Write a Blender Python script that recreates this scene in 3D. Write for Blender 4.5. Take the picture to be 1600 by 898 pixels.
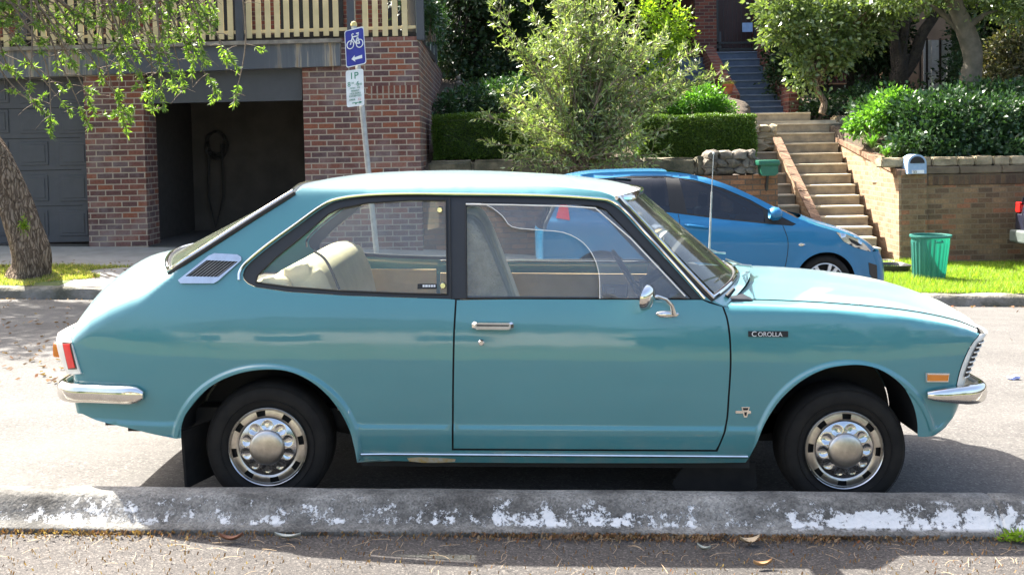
import bpy, bmesh, math, random
import numpy as np
from mathutils import Vector, Matrix
from mathutils.geometry import delaunay_2d_cdt
random.seed(7); rng = np.random.default_rng(7)
for o in list(bpy.data.objects): bpy.data.objects.remove(o)
SC = bpy.context.scene
COL = SC.collection
R = math.radians

# ------------------------------------------------------------ camera, sky, sun, exposure
F = 1555.0; PPX, PPY = 800.0, 298.0; PITCH = R(2.5); ROLL = .019; HC = 1.5
CM = Matrix.Rotation(math.pi/2 - PITCH, 3, 'X') @ Matrix.Rotation(-ROLL, 3, 'Z')
cam_d = bpy.data.cameras.new('camera'); cam = bpy.data.objects.new('camera', cam_d); COL.objects.link(cam)
cam.matrix_world = Matrix.Translation((0, 0, HC)) @ CM.to_4x4()
cam_d.sensor_width = 36; cam_d.lens = F/1600*36; cam_d.shift_y = -(449-PPY)/1600
cam_d.clip_start = .05; cam_d.clip_end = 600
SC.camera = cam
def W(px, py, Y):                      # a pixel of the photograph at distance Y -> world point
    d = CM @ Vector(((px-PPX)/F, -(py-PPY)/F, -1.0)); k = Y/d.y
    return Vector((d.x*k, Y, HC + d.z*k))

SUN = Vector((-.61, .58, 1.0)).normalized()
world = bpy.data.worlds.new('World'); SC.world = world; world.use_nodes = True
wn = world.node_tree; bgn = wn.nodes['Background']
sky = wn.nodes.new('ShaderNodeTexSky'); sky.sky_type = 'NISHITA'; sky.sun_disc = False
sky.sun_elevation = math.asin(SUN.z); sky.sun_rotation = math.atan2(SUN.x, SUN.y)
sky.air_density = 1.0; sky.dust_density = 6.0; sky.ozone_density = 1.0
wn.links.new(sky.outputs[0], bgn.inputs[0]); bgn.inputs[1].default_value = .11
sun_d = bpy.data.lights.new('sun', 'SUN'); sun = bpy.data.objects.new('sun', sun_d); COL.objects.link(sun)
sun_d.energy = 5.0; sun_d.angle = R(.5); sun_d.color = (1, .95, .87)
sun.rotation_euler = SUN.to_track_quat('Z', 'Y').to_euler(); sun.location = (-10, 12, 20)
SC.view_settings.view_transform = 'Standard'; SC.view_settings.look = 'None'
SC.view_settings.exposure = 2.35; SC.view_settings.gamma = 1; SC.view_settings.use_curve_mapping = False
SC.render.engine = 'CYCLES'
SC.cycles.max_bounces = 10; SC.cycles.transparent_max_bounces = 16

# ------------------------------------------------------------ object helpers
def empty(name, loc=(0, 0, 0), rot=(0, 0, 0)):
    o = bpy.data.objects.new(name, None); COL.objects.link(o); o.location = loc; o.rotation_euler = rot
    o.empty_display_size = .1; return o
def tag(o, label=None, cat=None, group=None, kind=None):
    if label: o['label'] = label
    if cat: o['category'] = cat
    if group: o['group'] = group
    if kind: o['kind'] = kind
    return o
def rootloc(p):
    v = Vector(p.location)
    while p.parent: p = p.parent; v += Vector(p.location)
    return v
class MB:
    def __init__(s): s.v = []; s.f = []; s.n = None
    def add(s, vs, fs):
        b = len(s.v); s.v += [tuple(v) for v in vs]; s.f += [tuple(b+i for i in f) for f in fs]; return b
    def box(s, a, b, bev=0, M=None):
        x0, y0, z0 = [min(a[i], b[i]) for i in range(3)]; x1, y1, z1 = [max(a[i], b[i]) for i in range(3)]
        if bev <= 0:
            vs = [(x, y, z) for z in (z0, z1) for y in (y0, y1) for x in (x0, x1)]
            fs = [(0,2,3,1),(4,5,7,6),(0,1,5,4),(2,6,7,3),(0,4,6,2),(1,3,7,5)]
        else:
            bm = bmesh.new(); bmesh.ops.create_cube(bm, size=1)
            for v in bm.verts: v.co = ((x0+x1)/2+v.co.x*(x1-x0), (y0+y1)/2+v.co.y*(y1-y0), (z0+z1)/2+v.co.z*(z1-z0))
            bmesh.ops.bevel(bm, geom=bm.edges[:], offset=bev, segments=2, affect='EDGES', profile=.5)
            bm.verts.ensure_lookup_table(); vs = [v.co.copy() for v in bm.verts]; fs = [[v.index for v in f.verts] for f in bm.faces]; bm.free()
        if M is not None: vs = [M @ Vector(v) for v in vs]
        s.add(vs, fs); return s
    def tube(s, pts, r, n=8, cap=True):
        pts = [Vector(p) for p in pts]; rs = r if hasattr(r, '__len__') else [r]*len(pts)
        rings = []; prev = None
        for i, p in enumerate(pts):
            t = (pts[min(i+1, len(pts)-1)]-pts[max(i-1, 0)]).normalized()
            if prev is None:
                a = Vector((0, 0, 1)) if abs(t.z) < .9 else Vector((1, 0, 0)); u = t.cross(a).normalized()
            else:
                u = (prev - t*prev.dot(t)).normalized()
            prev = u; v = t.cross(u)
            rings.append([p+(u*math.cos(2*math.pi*k/n)+v*math.sin(2*math.pi*k/n))*rs[i] for k in range(n)])
        vs = [q for g in rings for q in g]; fs = []
        for i in range(len(pts)-1):
            for k in range(n): fs.append((i*n+k, i*n+(k+1) % n, (i+1)*n+(k+1) % n, (i+1)*n+k))
        if cap: fs.append(tuple(range(n))[::-1]); fs.append(tuple((len(pts)-1)*n+k for k in range(n)))
        s.add(vs, fs); return s
    def lathe(s, prof, c=(0, 0, 0), axis='Z', n=32, cap=False):     # prof: (radius, height)
        vs = []; c = Vector(c)
        for r, h in prof:
            for k in range(n):
                a = 2*math.pi*k/n; x, y = r*math.cos(a), r*math.sin(a)
                p = {'Z': Vector((x, y, h)), 'Y': Vector((x, h, y)), 'X': Vector((h, x, y))}[axis]; vs.append(c+p)
        fs = []
        for i in range(len(prof)-1):
            for k in range(n): fs.append((i*n+k, i*n+(k+1) % n, (i+1)*n+(k+1) % n, (i+1)*n+k))
        if cap: fs.append(tuple(range(n))[::-1]); fs.append(tuple((len(prof)-1)*n+k for k in range(n)))
        s.add(vs, fs); return s
    def grid(s, P, flip=False):                                      # P[i][j] points
        n, m = len(P), len(P[0]); vs = [p for r in P for p in r]; fs = []
        for i in range(n-1):
            for j in range(m-1):
                q = (i*m+j, i*m+j+1, (i+1)*m+j+1, (i+1)*m+j); fs.append(q[::-1] if flip else q)
        s.add(vs, fs); return s
    def prism(s, front, back):                                       # two matching loops
        n = len(front); s.add(list(front)+list(back), [tuple(range(n)), tuple(range(n, 2*n))[::-1]]+[(i, n+i, n+(i+1) % n, (i+1) % n) for i in range(n)]); return s
    def build(s, name, m, parent=None, world=True, smooth=False, fix=True):
        vs = np.array(s.v, dtype=float).reshape(-1, 3)
        if parent is not None:
            if world: vs = vs - np.array(rootloc(parent))
            loc = None
        else:
            loc = Vector(((vs[:,0].min()+vs[:,0].max())/2, (vs[:,1].min()+vs[:,1].max())/2, vs[:,2].min())); vs = vs-np.array(loc)
        me = bpy.data.meshes.new(name); me.from_pydata(vs.tolist(), [], s.f); me.validate()
        if fix:
            bm = bmesh.new(); bm.from_mesh(me); bmesh.ops.recalc_face_normals(bm, faces=bm.faces); bm.to_mesh(me); bm.free()
        if smooth:
            me.polygons.foreach_set('use_smooth', [True]*len(me.polygons))
            if smooth != 'all': me.set_sharp_from_angle(angle=R(35 if smooth is True else smooth))
        for k in (m if isinstance(m, (list, tuple)) else [m]): me.materials.append(k)
        o = bpy.data.objects.new(name, me); COL.objects.link(o)
        if parent is not None: o.parent = parent
        else: o.location = loc
        return o
def fastmesh(name, V, nper, m, parent=None):                          # V: (N, nper, 3) loose polygons
    V = np.asarray(V, dtype=np.float32); N = V.shape[0]; me = bpy.data.meshes.new(name); vs = V.reshape(-1, 3)
    if parent is not None: vs = vs-np.array(rootloc(parent), dtype=np.float32); loc = None
    else: loc = np.array([vs[:,0].mean(), vs[:,1].mean(), vs[:,2].min()], dtype=np.float32); vs = vs-loc
    me.vertices.add(N*nper); me.vertices.foreach_set('co', vs.ravel())
    me.loops.add(N*nper); me.loops.foreach_set('vertex_index', np.arange(N*nper, dtype=np.int32))
    me.polygons.add(N); me.polygons.foreach_set('loop_start', np.arange(0, N*nper, nper, dtype=np.int32))
    me.update(); me.validate(); me.materials.append(m)
    o = bpy.data.objects.new(name, me); COL.objects.link(o)
    if parent is not None: o.parent = parent
    else: o.location = loc
    return o
def text_mesh(body, size, M, mat_, name, parent, extrude=.001, align='CENTER'):
    c = bpy.data.curves.new('t', 'FONT'); c.body = body; c.size = size; c.extrude = extrude; c.align_x = align; c.align_y = 'CENTER'
    to = bpy.data.objects.new('t', c); COL.objects.link(to); bpy.context.view_layer.update()
    me = bpy.data.meshes.new_from_object(to.evaluated_get(bpy.context.evaluated_depsgraph_get()))
    bpy.data.objects.remove(to); me.transform(M); me.materials.clear(); me.materials.append(mat_)
    o = bpy.data.objects.new(name, me); COL.objects.link(o); o.parent = parent; return o

# ------------------------------------------------------------ materials
def nm(name):
    m = bpy.data.materials.new(name); m.use_nodes = True; nt = m.node_tree; return m, nt, nt.nodes['Principled BSDF']
def nd(nt, t, **k):
    n = nt.nodes.new(t)
    for a, b in k.items():
        if a.startswith('i_'): n.inputs[int(a[2:])].default_value = b
        else: setattr(n, a, b)
    return n
def pos(nt): return nd(nt, 'ShaderNodeNewGeometry').outputs['Position']
def obc(nt): return nd(nt, 'ShaderNodeTexCoord').outputs['Object']
def noise(nt, sc, vec=None, det=4, rough=.6, stretch=None):
    n = nd(nt, 'ShaderNodeTexNoise'); n.inputs['Scale'].default_value = sc; n.inputs['Detail'].default_value = det; n.inputs['Roughness'].default_value = rough
    v = vec if vec is not None else pos(nt)
    if stretch:
        mp = nd(nt, 'ShaderNodeMapping'); mp.inputs['Scale'].default_value = stretch; nt.links.new(v, mp.inputs[0]); v = mp.outputs[0]
    nt.links.new(v, n.inputs['Vector']); return n.outputs['Fac']
def ramp(nt, fac, stops, const=False):
    r = nd(nt, 'ShaderNodeValToRGB'); e = r.color_ramp.elements
    if const: r.color_ramp.interpolation = 'CONSTANT'
    while len(e) < len(stops): e.new(.5)
    for i, (p, c) in enumerate(stops):
        e[i].position = p; e[i].color = (*c, 1) if hasattr(c, '__len__') else (c, c, c, 1)
    nt.links.new(fac, r.inputs[0]); return r.outputs[0]
def mixc(nt, fac, a, b, mode='MIX'):
    n = nd(nt, 'ShaderNodeMix', data_type='RGBA', blend_type=mode)
    for i, x in ((0, fac), (6, a), (7, b)):
        if hasattr(x, 'is_output'): nt.links.new(x, n.inputs[i])
        elif i: n.inputs[i].default_value = (*x, 1) if hasattr(x, '__len__') else (x, x, x, 1)
        else: n.inputs[i].default_value = x
    return n.outputs[2]
def mth(nt, op, a, b=0):
    n = nd(nt, 'ShaderNodeMath', operation=op)
    for i, x in enumerate((a, b)):
        if hasattr(x, 'is_output'): nt.links.new(x, n.inputs[i])
        else: n.inputs[i].default_value = x
    return n.outputs[0]
def bump(nt, b, h, strength=.3, dist=.01):
    n = nd(nt, 'ShaderNodeBump'); n.inputs['Strength'].default_value = strength; n.inputs['Distance'].default_value = dist
    nt.links.new(h, n.inputs['Height']); nt.links.new(n.outputs[0], b.inputs['Normal'])
def M_(name, c, rough=.5, metal=0, c2=None, sc=8, bs=0, bsc=60, bd=.004, lo=.35, hi=.65, coat=0, spec=None, local=False, stretch=None):
    m, nt, b = nm(name); b.inputs['Roughness'].default_value = rough; b.inputs['Metallic'].default_value = metal
    b.inputs['Coat Weight'].default_value = coat
    if spec is not None: b.inputs['Specular IOR Level'].default_value = spec
    v = obc(nt) if local else None
    if c2 is None: c2 = tuple(x*.8 for x in c)
    f = noise(nt, sc, v, stretch=stretch); nt.links.new(ramp(nt, f, [(lo, c), (hi, c2)]), b.inputs['Base Color'])
    if bs: bump(nt, b, noise(nt, bsc, v), bs, bd)
    return m
def brick_mat(name, cols, mortar, bw=.24, bh=.086, ms=.010, rough=.85, stain=None, bumpd=.006, off=.5):
    m, nt, b = nm(name); b.inputs['Roughness'].default_value = rough; b.inputs['Specular IOR Level'].default_value = .25
    p = pos(nt); sx = nd(nt, 'ShaderNodeSeparateXYZ'); nt.links.new(p, sx.inputs[0])
    cx = nd(nt, 'ShaderNodeCombineXYZ'); nt.links.new(mth(nt, 'ADD', sx.outputs[0], sx.outputs[1]), cx.inputs[0]); nt.links.new(sx.outputs[2], cx.inputs[1])
    wob = nd(nt, 'ShaderNodeVectorMath', operation='MULTIPLY_ADD'); nz = nd(nt, 'ShaderNodeTexNoise'); nz.inputs['Scale'].default_value = 14; nt.links.new(p, nz.inputs['Vector'])
    nt.links.new(nz.outputs['Color'], wob.inputs[0]); wob.inputs[1].default_value = (.006, .006, 0); nt.links.new(cx.outputs[0], wob.inputs[2])
    t = nd(nt, 'ShaderNodeTexBrick', offset=off); nt.links.new(wob.outputs[0], t.inputs['Vector'])
    t.inputs['Color1'].default_value = (0, 0, 0, 1); t.inputs['Color2'].default_value = (1, 1, 1, 1); t.inputs['Mortar'].default_value = (.5, .5, .5, 1)
    t.inputs['Scale'].default_value = 1; t.inputs['Brick Width'].default_value = bw; t.inputs['Row Height'].default_value = bh
    t.inputs['Mortar Size'].default_value = ms; t.inputs['Mortar Smooth'].default_value = .11
    n = len(cols); bc = ramp(nt, t.outputs['Color'], [(i/n, c) for i, c in enumerate(cols)], const=True)
    bc = mixc(nt, 1.0, bc, ramp(nt, noise(nt, 30, det=6), [(.3, .72), (.7, 1.25)]), 'MULTIPLY')
    if stain: bc = mixc(nt, ramp(nt, noise(nt, stain[1], det=6, rough=.7), [(stain[2], 0), (stain[3], stain[4])]), bc, stain[0])
    mc = mixc(nt, noise(nt, 9), mortar, tuple(x*.6 for x in mortar))
    nt.links.new(mixc(nt, t.outputs['Fac'], bc, mc), b.inputs['Base Color'])
    h = mth(nt, 'ADD', mth(nt, 'SUBTRACT', 1, t.outputs['Fac']), mth(nt, 'MULTIPLY', noise(nt, 90), .35)); bump(nt, b, h, .7, bumpd)
    return m
def leaf_mat(name, cols, trans=.35, rough=.5, spec=.4):
    m, nt, b = nm(name); b.inputs['Roughness'].default_value = rough; b.inputs['Specular IOR Level'].default_value = spec
    g = nd(nt, 'ShaderNodeNewGeometry'); n = len(cols)
    c = ramp(nt, g.outputs['Random Per Island'], [(i/(n-1), q) for i, q in enumerate(cols)])
    nt.links.new(c, b.inputs['Base Color'])
    tr = nd(nt, 'ShaderNodeBsdfTranslucent'); nt.links.new(mixc(nt, 1.0, c, (1.5, 1.6, .6), 'MULTIPLY'), tr.inputs[0])
    mx = nd(nt, 'ShaderNodeMixShader'); mx.inputs[0].default_value = trans
    nt.links.new(b.outputs[0], mx.inputs[1]); nt.links.new(tr.outputs[0], mx.inputs[2]); nt.links.new(mx.outputs[0], nt.nodes['Material Output'].inputs[0]); return m
def glass_mat(name, tint, film=(0, 0, 0), filmw=0.0, ior=1.5, rough=.02):
    m, nt, b = nm(name); nt.nodes.remove(b)
    tr = nd(nt, 'ShaderNodeBsdfTransparent'); tr.inputs[0].default_value = (*tint, 1)
    gl = nd(nt, 'ShaderNodeBsdfGlossy'); gl.inputs['Roughness'].default_value = rough; gl.inputs[0].default_value = (1, 1, 1, 1)
    fr = nd(nt, 'ShaderNodeFresnel'); fr.inputs[0].default_value = ior
    a = nd(nt, 'ShaderNodeMixShader'); nt.links.new(fr.outputs[0], a.inputs[0]); nt.links.new(tr.outputs[0], a.inputs[1]); nt.links.new(gl.outputs[0], a.inputs[2])
    out = a.outputs[0]
    if filmw:
        df = nd(nt, 'ShaderNodeBsdfDiffuse'); df.inputs[0].default_value = (*film, 1)
        c = nd(nt, 'ShaderNodeMixShader'); nt.links.new(ramp(nt, noise(nt, 5, det=6), [(.3, filmw*.35), (.75, filmw*1.4)]), c.inputs[0])
        nt.links.new(out, c.inputs[1]); nt.links.new(df.outputs[0], c.inputs[2]); out = c.outputs[0]
    nt.links.new(out, nt.nodes['Material Output'].inputs[0]); return m

def speckle(name, base, dark, light, sc=140, rough=.9, patch=None, bs=.5, bd=.003, spec=.3):
    m, nt, b = nm(name); b.inputs['Roughness'].default_value = rough; b.inputs['Specular IOR Level'].default_value = spec
    v = nd(nt, 'ShaderNodeTexVoronoi'); v.inputs['Scale'].default_value = sc; nt.links.new(pos(nt), v.inputs['Vector'])
    g = nd(nt, 'ShaderNodeSeparateColor'); nt.links.new(v.outputs['Color'], g.inputs[0])
    c = ramp(nt, g.outputs[0], [(0, dark), (.45, base), (.8, base), (1, light)])
    c = mixc(nt, 1.0, c, ramp(nt, noise(nt, 1.1, det=6, rough=.65), [(.3, .78), (.7, 1.18)]), 'MULTIPLY')
    if patch: c = mixc(nt, ramp(nt, noise(nt, patch[1], det=5, rough=.7, stretch=(1, 2.5, 1)), [(patch[2], 0), (patch[3], patch[4])]), c, patch[0])
    nt.links.new(c, b.inputs['Base Color']); bump(nt, b, mth(nt, 'ADD', v.outputs['Distance'], noise(nt, sc*.5)), bs, bd); return m

MAT = {}
MAT['asphalt'] = speckle('road_asphalt', (.086, .081, .075), (.052, .05, .047), (.15, .142, .13), sc=120, patch=((.108, .103, .094), .8, .45, .7, .6))
MAT['path_asphalt'] = speckle('footpath_asphalt', (.062, .056, .051), (.03, .028, .027), (.13, .118, .105), sc=170, rough=.9, bs=.6, bd=.004)
MAT['soil'] = M_('soil', (.05, .035, .022), .95, c2=(.09, .065, .04), sc=6, bs=.8, bsc=30, bd=.03)
MAT['grass_base'] = M_('lawn_soil', (.07, .11, .02), .95, c2=(.14, .13, .05), sc=3, bs=.6, bsc=40, bd=.02)
MAT['conc'] = M_('driveway_concrete', (.26, .24, .215), .85, c2=(.34, .32, .29), sc=3, bs=.4, bsc=120, bd=.003)
MAT['brick'] = brick_mat('red_brown_brick', [(.145, .062, .050), (.11, .055, .050), (.18, .072, .050), (.095, .055, .054), (.215, .078, .045), (.14, .072, .062), (.13, .056, .045)], (.42, .35, .27), stain=((.30, .26, .245), 1.3, .48, .72, .55), bw=.259, bh=.0928)
MAT['oldbrick'] = brick_mat('weathered_brown_brick', [(.20, .13, .072), (.16, .10, .058), (.25, .16, .088), (.13, .085, .052), (.28, .13, .07), (.21, .14, .08)], (.24, .185, .12), ms=.008, stain=((.055, .045, .03), 2.2, .45, .75, .6))
MAT['palebrick'] = brick_mat('sunlit_tan_brick', [(.30, .20, .12), (.26, .17, .10), (.34, .23, .14), (.24, .15, .09)], (.36, .29, .2), ms=.009, stain=((.16, .12, .08), 3, .5, .8, .4))
MAT['housebrick'] = brick_mat('house_brick', [(.15, .045, .03), (.11, .036, .028), (.18, .055, .035), (.09, .035, .03)], (.2, .15, .11))
MAT['sandstone'] = M_('sandstone', (.36, .29, .18), .9, c2=(.17, .14, .085), sc=3.2, bs=.8, bsc=18, bd=.02)
MAT['rock'] = M_('rock', (.20, .17, .13), .92, c2=(.07, .06, .045), sc=4, bs=1, bsc=12, bd=.03)
MAT['step'] = M_('step_concrete', (.30, .25, .17), .85, c2=(.17, .14, .10), sc=4, bs=.4, bsc=60)
MAT['bluenose'] = M_('highlit_step_nosing', (.17, .20, .25), .6, c2=(.12, .15, .19), sc=6)  # lighter than the painted step; nosing highlights put into the colour
MAT['bluestep'] = M_('painted_step', (.06, .085, .13), .6, c2=(.09, .12, .17), sc=6)
MAT['greypaint'] = M_('grey_paint', (.055, .059, .067), .55, c2=(.047, .051, .058), sc=5)
def streaked():
    m, nt, b = nm('weathered_grey_paint'); b.inputs['Roughness'].default_value = .7
    f = noise(nt, 1.0, det=8, rough=.7, stretch=(9, 1, .5)); g = noise(nt, .35, det=3)
    c = ramp(nt, f, [(.30, (.075, .085, .10)), (.48, (.11, .12, .13)), (.56, (.30, .26, .20)), (.64, (.26, .17, .08)), (.74, (.14, .15, .16))])
    nt.links.new(mixc(nt, ramp(nt, g, [(.4, 0), (.55, 1)]), c, (.07, .078, .092)), b.inputs['Base Color']); return m
MAT['streak'] = streaked()
MAT['cream'] = M_('cream_paint', (.62, .50, .27), .6, c2=(.5, .4, .21), sc=3)
def barkm():
    m, nt, b = nm('rough_bark'); b.inputs['Roughness'].default_value = .95; b.inputs['Specular IOR Level'].default_value = .15; p = pos(nt)
    mp = nd(nt, 'ShaderNodeMapping'); mp.inputs['Scale'].default_value = (1.15, 1.15, .09); mp.inputs['Rotation'].default_value = (0, R(-16), 0); nt.links.new(p, mp.inputs[0])
    wv = nd(nt, 'ShaderNodeVectorMath', operation='MULTIPLY_ADD'); nz = nd(nt, 'ShaderNodeTexNoise'); nz.inputs['Scale'].default_value = 6; nt.links.new(p, nz.inputs['Vector']); nt.links.new(nz.outputs['Color'], wv.inputs[0]); wv.inputs[1].default_value = (.12, .12, .05); nt.links.new(mp.outputs[0], wv.inputs[2])
    v = nd(nt, 'ShaderNodeTexVoronoi', feature='DISTANCE_TO_EDGE'); v.inputs['Scale'].default_value = 26; nt.links.new(wv.outputs[0], v.inputs['Vector'])
    f = noise(nt, 34, wv.outputs[0], det=8, rough=.7); h = mth(nt, 'ADD', mth(nt, 'MULTIPLY', ramp(nt, v.outputs['Distance'], [(0, 0), (.30, 1)]), .45), mth(nt, 'MULTIPLY', f, 1.0))
    nt.links.new(ramp(nt, h, [(.38, (.045, .033, .024)), (.62, (.14, .10, .07)), (.86, (.30, .23, .165))]), b.inputs['Base Color']); bump(nt, b, h, 1, .035); return m
MAT['bark'] = barkm()
MAT['barkdark'] = M_('dark_bark', (.05, .04, .03), .95, c2=(.025, .02, .016), sc=10, bs=1, bsc=25, bd=.04)
MAT['barkgrey'] = M_('smooth_grey_bark', (.13, .11, .08), .9, c2=(.07, .065, .045), sc=5, bs=.5, bsc=20, bd=.02)
MAT['twig'] = M_('twig', (.21, .16, .11), .9, c2=(.12, .09, .065), sc=20)
MAT['black'] = M_('black_rubber', (.012, .012, .012), .7)
MAT['tyre'] = M_('tyre_rubber', (.010, .009, .008), .8, c2=(.018, .016, .013), sc=14, spec=.25, local=True)
MAT['chrome'] = M_('chrome', (.78, .76, .72), .09, 1, c2=(.66, .64, .60), sc=12, local=True)
MAT['hub'] = M_('steel_hubcap', (.62, .58, .52), .33, 1, c2=(.42, .39, .34), sc=16, local=True)
MAT['hubbright'] = M_('polished_steel', (.56, .57, .58), .18, 1, c2=(.48, .48, .48), sc=20, local=True)
MAT['glass'] = glass_mat('car_glass', (.90, .94, .92), (.55, .56, .53), .10, ior=1.65)
MAT['dewy_glass'] = glass_mat('dewy_glass', (.80, .86, .80), (.22, .25, .19), .16, rough=.06)
MAT['shade_glass'] = glass_mat('tinted_glass', (.26, .31, .36), (.1, .1, .1), .0, ior=1.6)
MAT['visor'] = glass_mat('clear_visor_plastic', (.92, .93, .94), (.6, .62, .65), .10, rough=.06)
def carpaint(name, c, dirt=(.25, .24, .2), metal=0, coatr=.04, sheen=0, cw=1, cior=1.6):
    m, nt, b = nm(name); o = obc(nt)
    b.inputs['Roughness'].default_value = .42; b.inputs['Metallic'].default_value = metal
    b.inputs['Coat Weight'].default_value = cw; b.inputs['Coat IOR'].default_value = cior; b.inputs['Sheen Weight'].default_value = sheen; b.inputs['Sheen Roughness'].default_value = .35; b.inputs['Sheen Tint'].default_value = (1, .98, .95, 1); b.inputs['Coat Roughness'].default_value = coatr
    f = ramp(nt, noise(nt, 2.3, o, det=5), [(.3, c), (.7, tuple(x*.93 for x in c))])
    sp = ramp(nt, noise(nt, 130, o, det=2), [(.74, 0), (.79, .5)])
    sx = nd(nt, 'ShaderNodeSeparateXYZ'); nt.links.new(o, sx.inputs[0])
    low = mth(nt, 'MULTIPLY', ramp(nt, mth(nt, 'ADD', sx.outputs[2], mth(nt, 'MULTIPLY', noise(nt, 7, o, det=6), .12)), [(.26, .45), (.42, 0)]), ramp(nt, noise(nt, 11, o, det=6), [(.4, .2), (.7, 1)]))
    c1 = mixc(nt, mth(nt, 'MULTIPLY', sp, .25), f, tuple(min(1, x*2) for x in c)); c1 = mixc(nt, low, c1, dirt)
    nt.links.new(c1, b.inputs['Base Color']); bump(nt, b, mth(nt, 'ADD', noise(nt, 3.5, o, det=2), mth(nt, 'MULTIPLY', noise(nt, 55, o, det=3), .012)), .10, .02); nt.links.new(b.inputs['Normal'].links[0].from_socket, b.inputs['Coat Normal'])
    nt.links.new(ramp(nt, noise(nt, 4, o, det=7), [(.3, coatr*.5), (.8, coatr*3)]), b.inputs['Coat Roughness']); return m
MAT['teal'] = carpaint('teal_car_paint', (.038, .205, .222), sheen=.5)
MAT['blue'] = carpaint('blue_metallic_paint', (.006, .145, .30), metal=.3, coatr=.02, cw=.7, cior=1.42)
MAT['navy'] = carpaint('dark_blue_paint', (.012, .014, .03))
MAT['trim'] = M_('black_trim', (.018, .018, .018), .5)
MAT['bezel'] = M_('pale_cream_trim', (.74, .72, .64), .45, c2=(.66, .63, .56), sc=14, local=True)
MAT['red'] = M_('red_lens', (.80, .015, .012), .3, coat=.2, local=True)
MAT['amber'] = M_('amber_lens', (.75, .22, .01), .15, coat=1, local=True)
MAT['white'] = M_('white_paint', (.75, .75, .73), .4)
MAT['seat'] = M_('cream_vinyl', (.72, .62, .44), .5, c2=(.62, .53, .36), sc=9, bs=.3, bsc=30, local=True)
MAT['seatdark'] = M_('brown_piping', (.10, .075, .05), .6)
MAT['cover'] = M_('sheepskin_cover', (.82, .70, .52), .95, c2=(.60, .49, .33), sc=14, bs=1, bsc=70, bd=.02, local=True)
MAT['tan'] = M_('tan_door_card', (.78, .57, .30), .6, c2=(.68, .48, .24), sc=6, local=True)
MAT['steel'] = M_('galvanised_steel', (.42, .42, .40), .5, .6, c2=(.3, .3, .29), sc=15)
# ------------------------------------------------------------ car body tools
def hermite(xs, ys):
    xs = np.array(xs, float); ys = np.array(ys, float); h = np.diff(xs); d = np.diff(ys)/h
    m = np.zeros(len(xs)); m[0] = d[0]; m[-1] = d[-1]
    for i in range(1, len(xs)-1):
        if d[i-1]*d[i] > 0: m[i] = 2*d[i-1]*d[i]/(d[i-1]+d[i])
    def f(x):
        x = np.clip(x, xs[0], xs[-1]); i = int(min(max(np.searchsorted(xs, x)-1, 0), len(xs)-2)); t = (x-xs[i])/h[i]
        return (2*t**3-3*t*t+1)*ys[i]+(t**3-2*t*t+t)*h[i]*m[i]+(-2*t**3+3*t*t)*ys[i+1]+(t**3-t*t)*h[i]*m[i+1]
    return f
def sstep(a, b, x):
    t = min(max((x-a)/(b-a), 0), 1); return t*t*(3-2*t)
def spl(pts, n=6):                       # open Catmull-Rom through 2D/3D points
    P = [np.array(p, float) for p in pts]; P = [2*P[0]-P[1]]+P+[2*P[-1]-P[-2]]; out = []
    for i in range(1, len(P)-2):
        for k in range(n):
            t = k/n; a, b, c, d = P[i-1:i+3]
            out.append(tuple(.5*((2*b)+(c-a)*t+(2*a-5*b+4*c-d)*t*t+(3*b-a-3*c+d)*t**3)))
    out.append(tuple(P[-2])); return out
def resample(pts, d, closed=True):
    out = []; n = len(pts)
    for i in range(n if closed else n-1):
        a, b = np.array(pts[i], float), np.array(pts[(i+1) % n], float); L = np.linalg.norm(b-a)
        if L < 1e-6: continue
        k = max(1, int(math.ceil(L/d)))
        out += [tuple(a+(b-a)*j/k) for j in range(k)]
    if not closed: out.append(tuple(pts[-1]))
    return out
def along(pts, n):                       # n points evenly by arc length
    P = np.array(pts, float); s = np.r_[0, np.cumsum(np.linalg.norm(np.diff(P, axis=0), axis=1))]; q = np.linspace(0, s[-1], n)
    return [tuple(np.interp(x, s, P[:, k]) for k in range(P.shape[1])) for x in q]
def inpoly(p, poly):
    x, y = p; c = False; j = len(poly)-1
    for i in range(len(poly)):
        xi, yi = poly[i][:2]; xj, yj = poly[j][:2]
        if (yi > y) != (yj > y) and x < (xj-xi)*(y-yi)/(yj-yi)+xi: c = not c
        j = i
    return c
def fill(outer, holes=(), d=.03, rows=(), extra=(), skip=None):
    loops = [resample(outer, d)]+[resample(h, d) for h in holes]; V = []; E = []
    for L in loops:
        b = len(V); V += [Vector(p[:2]) for p in L]; E += [(b+i, b+(i+1) % len(L)) for i in range(len(L))]
    B = np.array([tuple(v) for v in V]); xs = [p[0] for p in loops[0]]; ys = [p[1] for p in loops[0]]
    gy = list(np.arange(min(ys)+d*.4, max(ys), d))+list(rows)
    for y in gy:
        for x in np.arange(min(xs)+d*.3, max(xs), d):
            if not (skip and skip(x, y)) and np.min(np.sum((B-(x, y))**2, axis=1)) > (d*.45)**2 and inpoly((x, y), loops[0]) and not any(inpoly((x, y), h) for h in loops[1:]): V.append(Vector((x, y)))
    for p in extra:
        if np.min(np.sum((B-p)**2, axis=1)) > .004**2 and inpoly(p, loops[0]) and not any(inpoly(p, h) for h in loops[1:]): V.append(Vector(p))
    r = delaunay_2d_cdt(V, E, [], 0, 1e-6); vs = r[0]; fs = []
    for f in r[2]:
        c = sum((vs[i] for i in f), Vector((0, 0)))/len(f)
        if inpoly(c, loops[0]) and not any(inpoly(c, h) for h in loops[1:]): fs.append(tuple(f))
    return [tuple(v) for v in vs], fs
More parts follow.
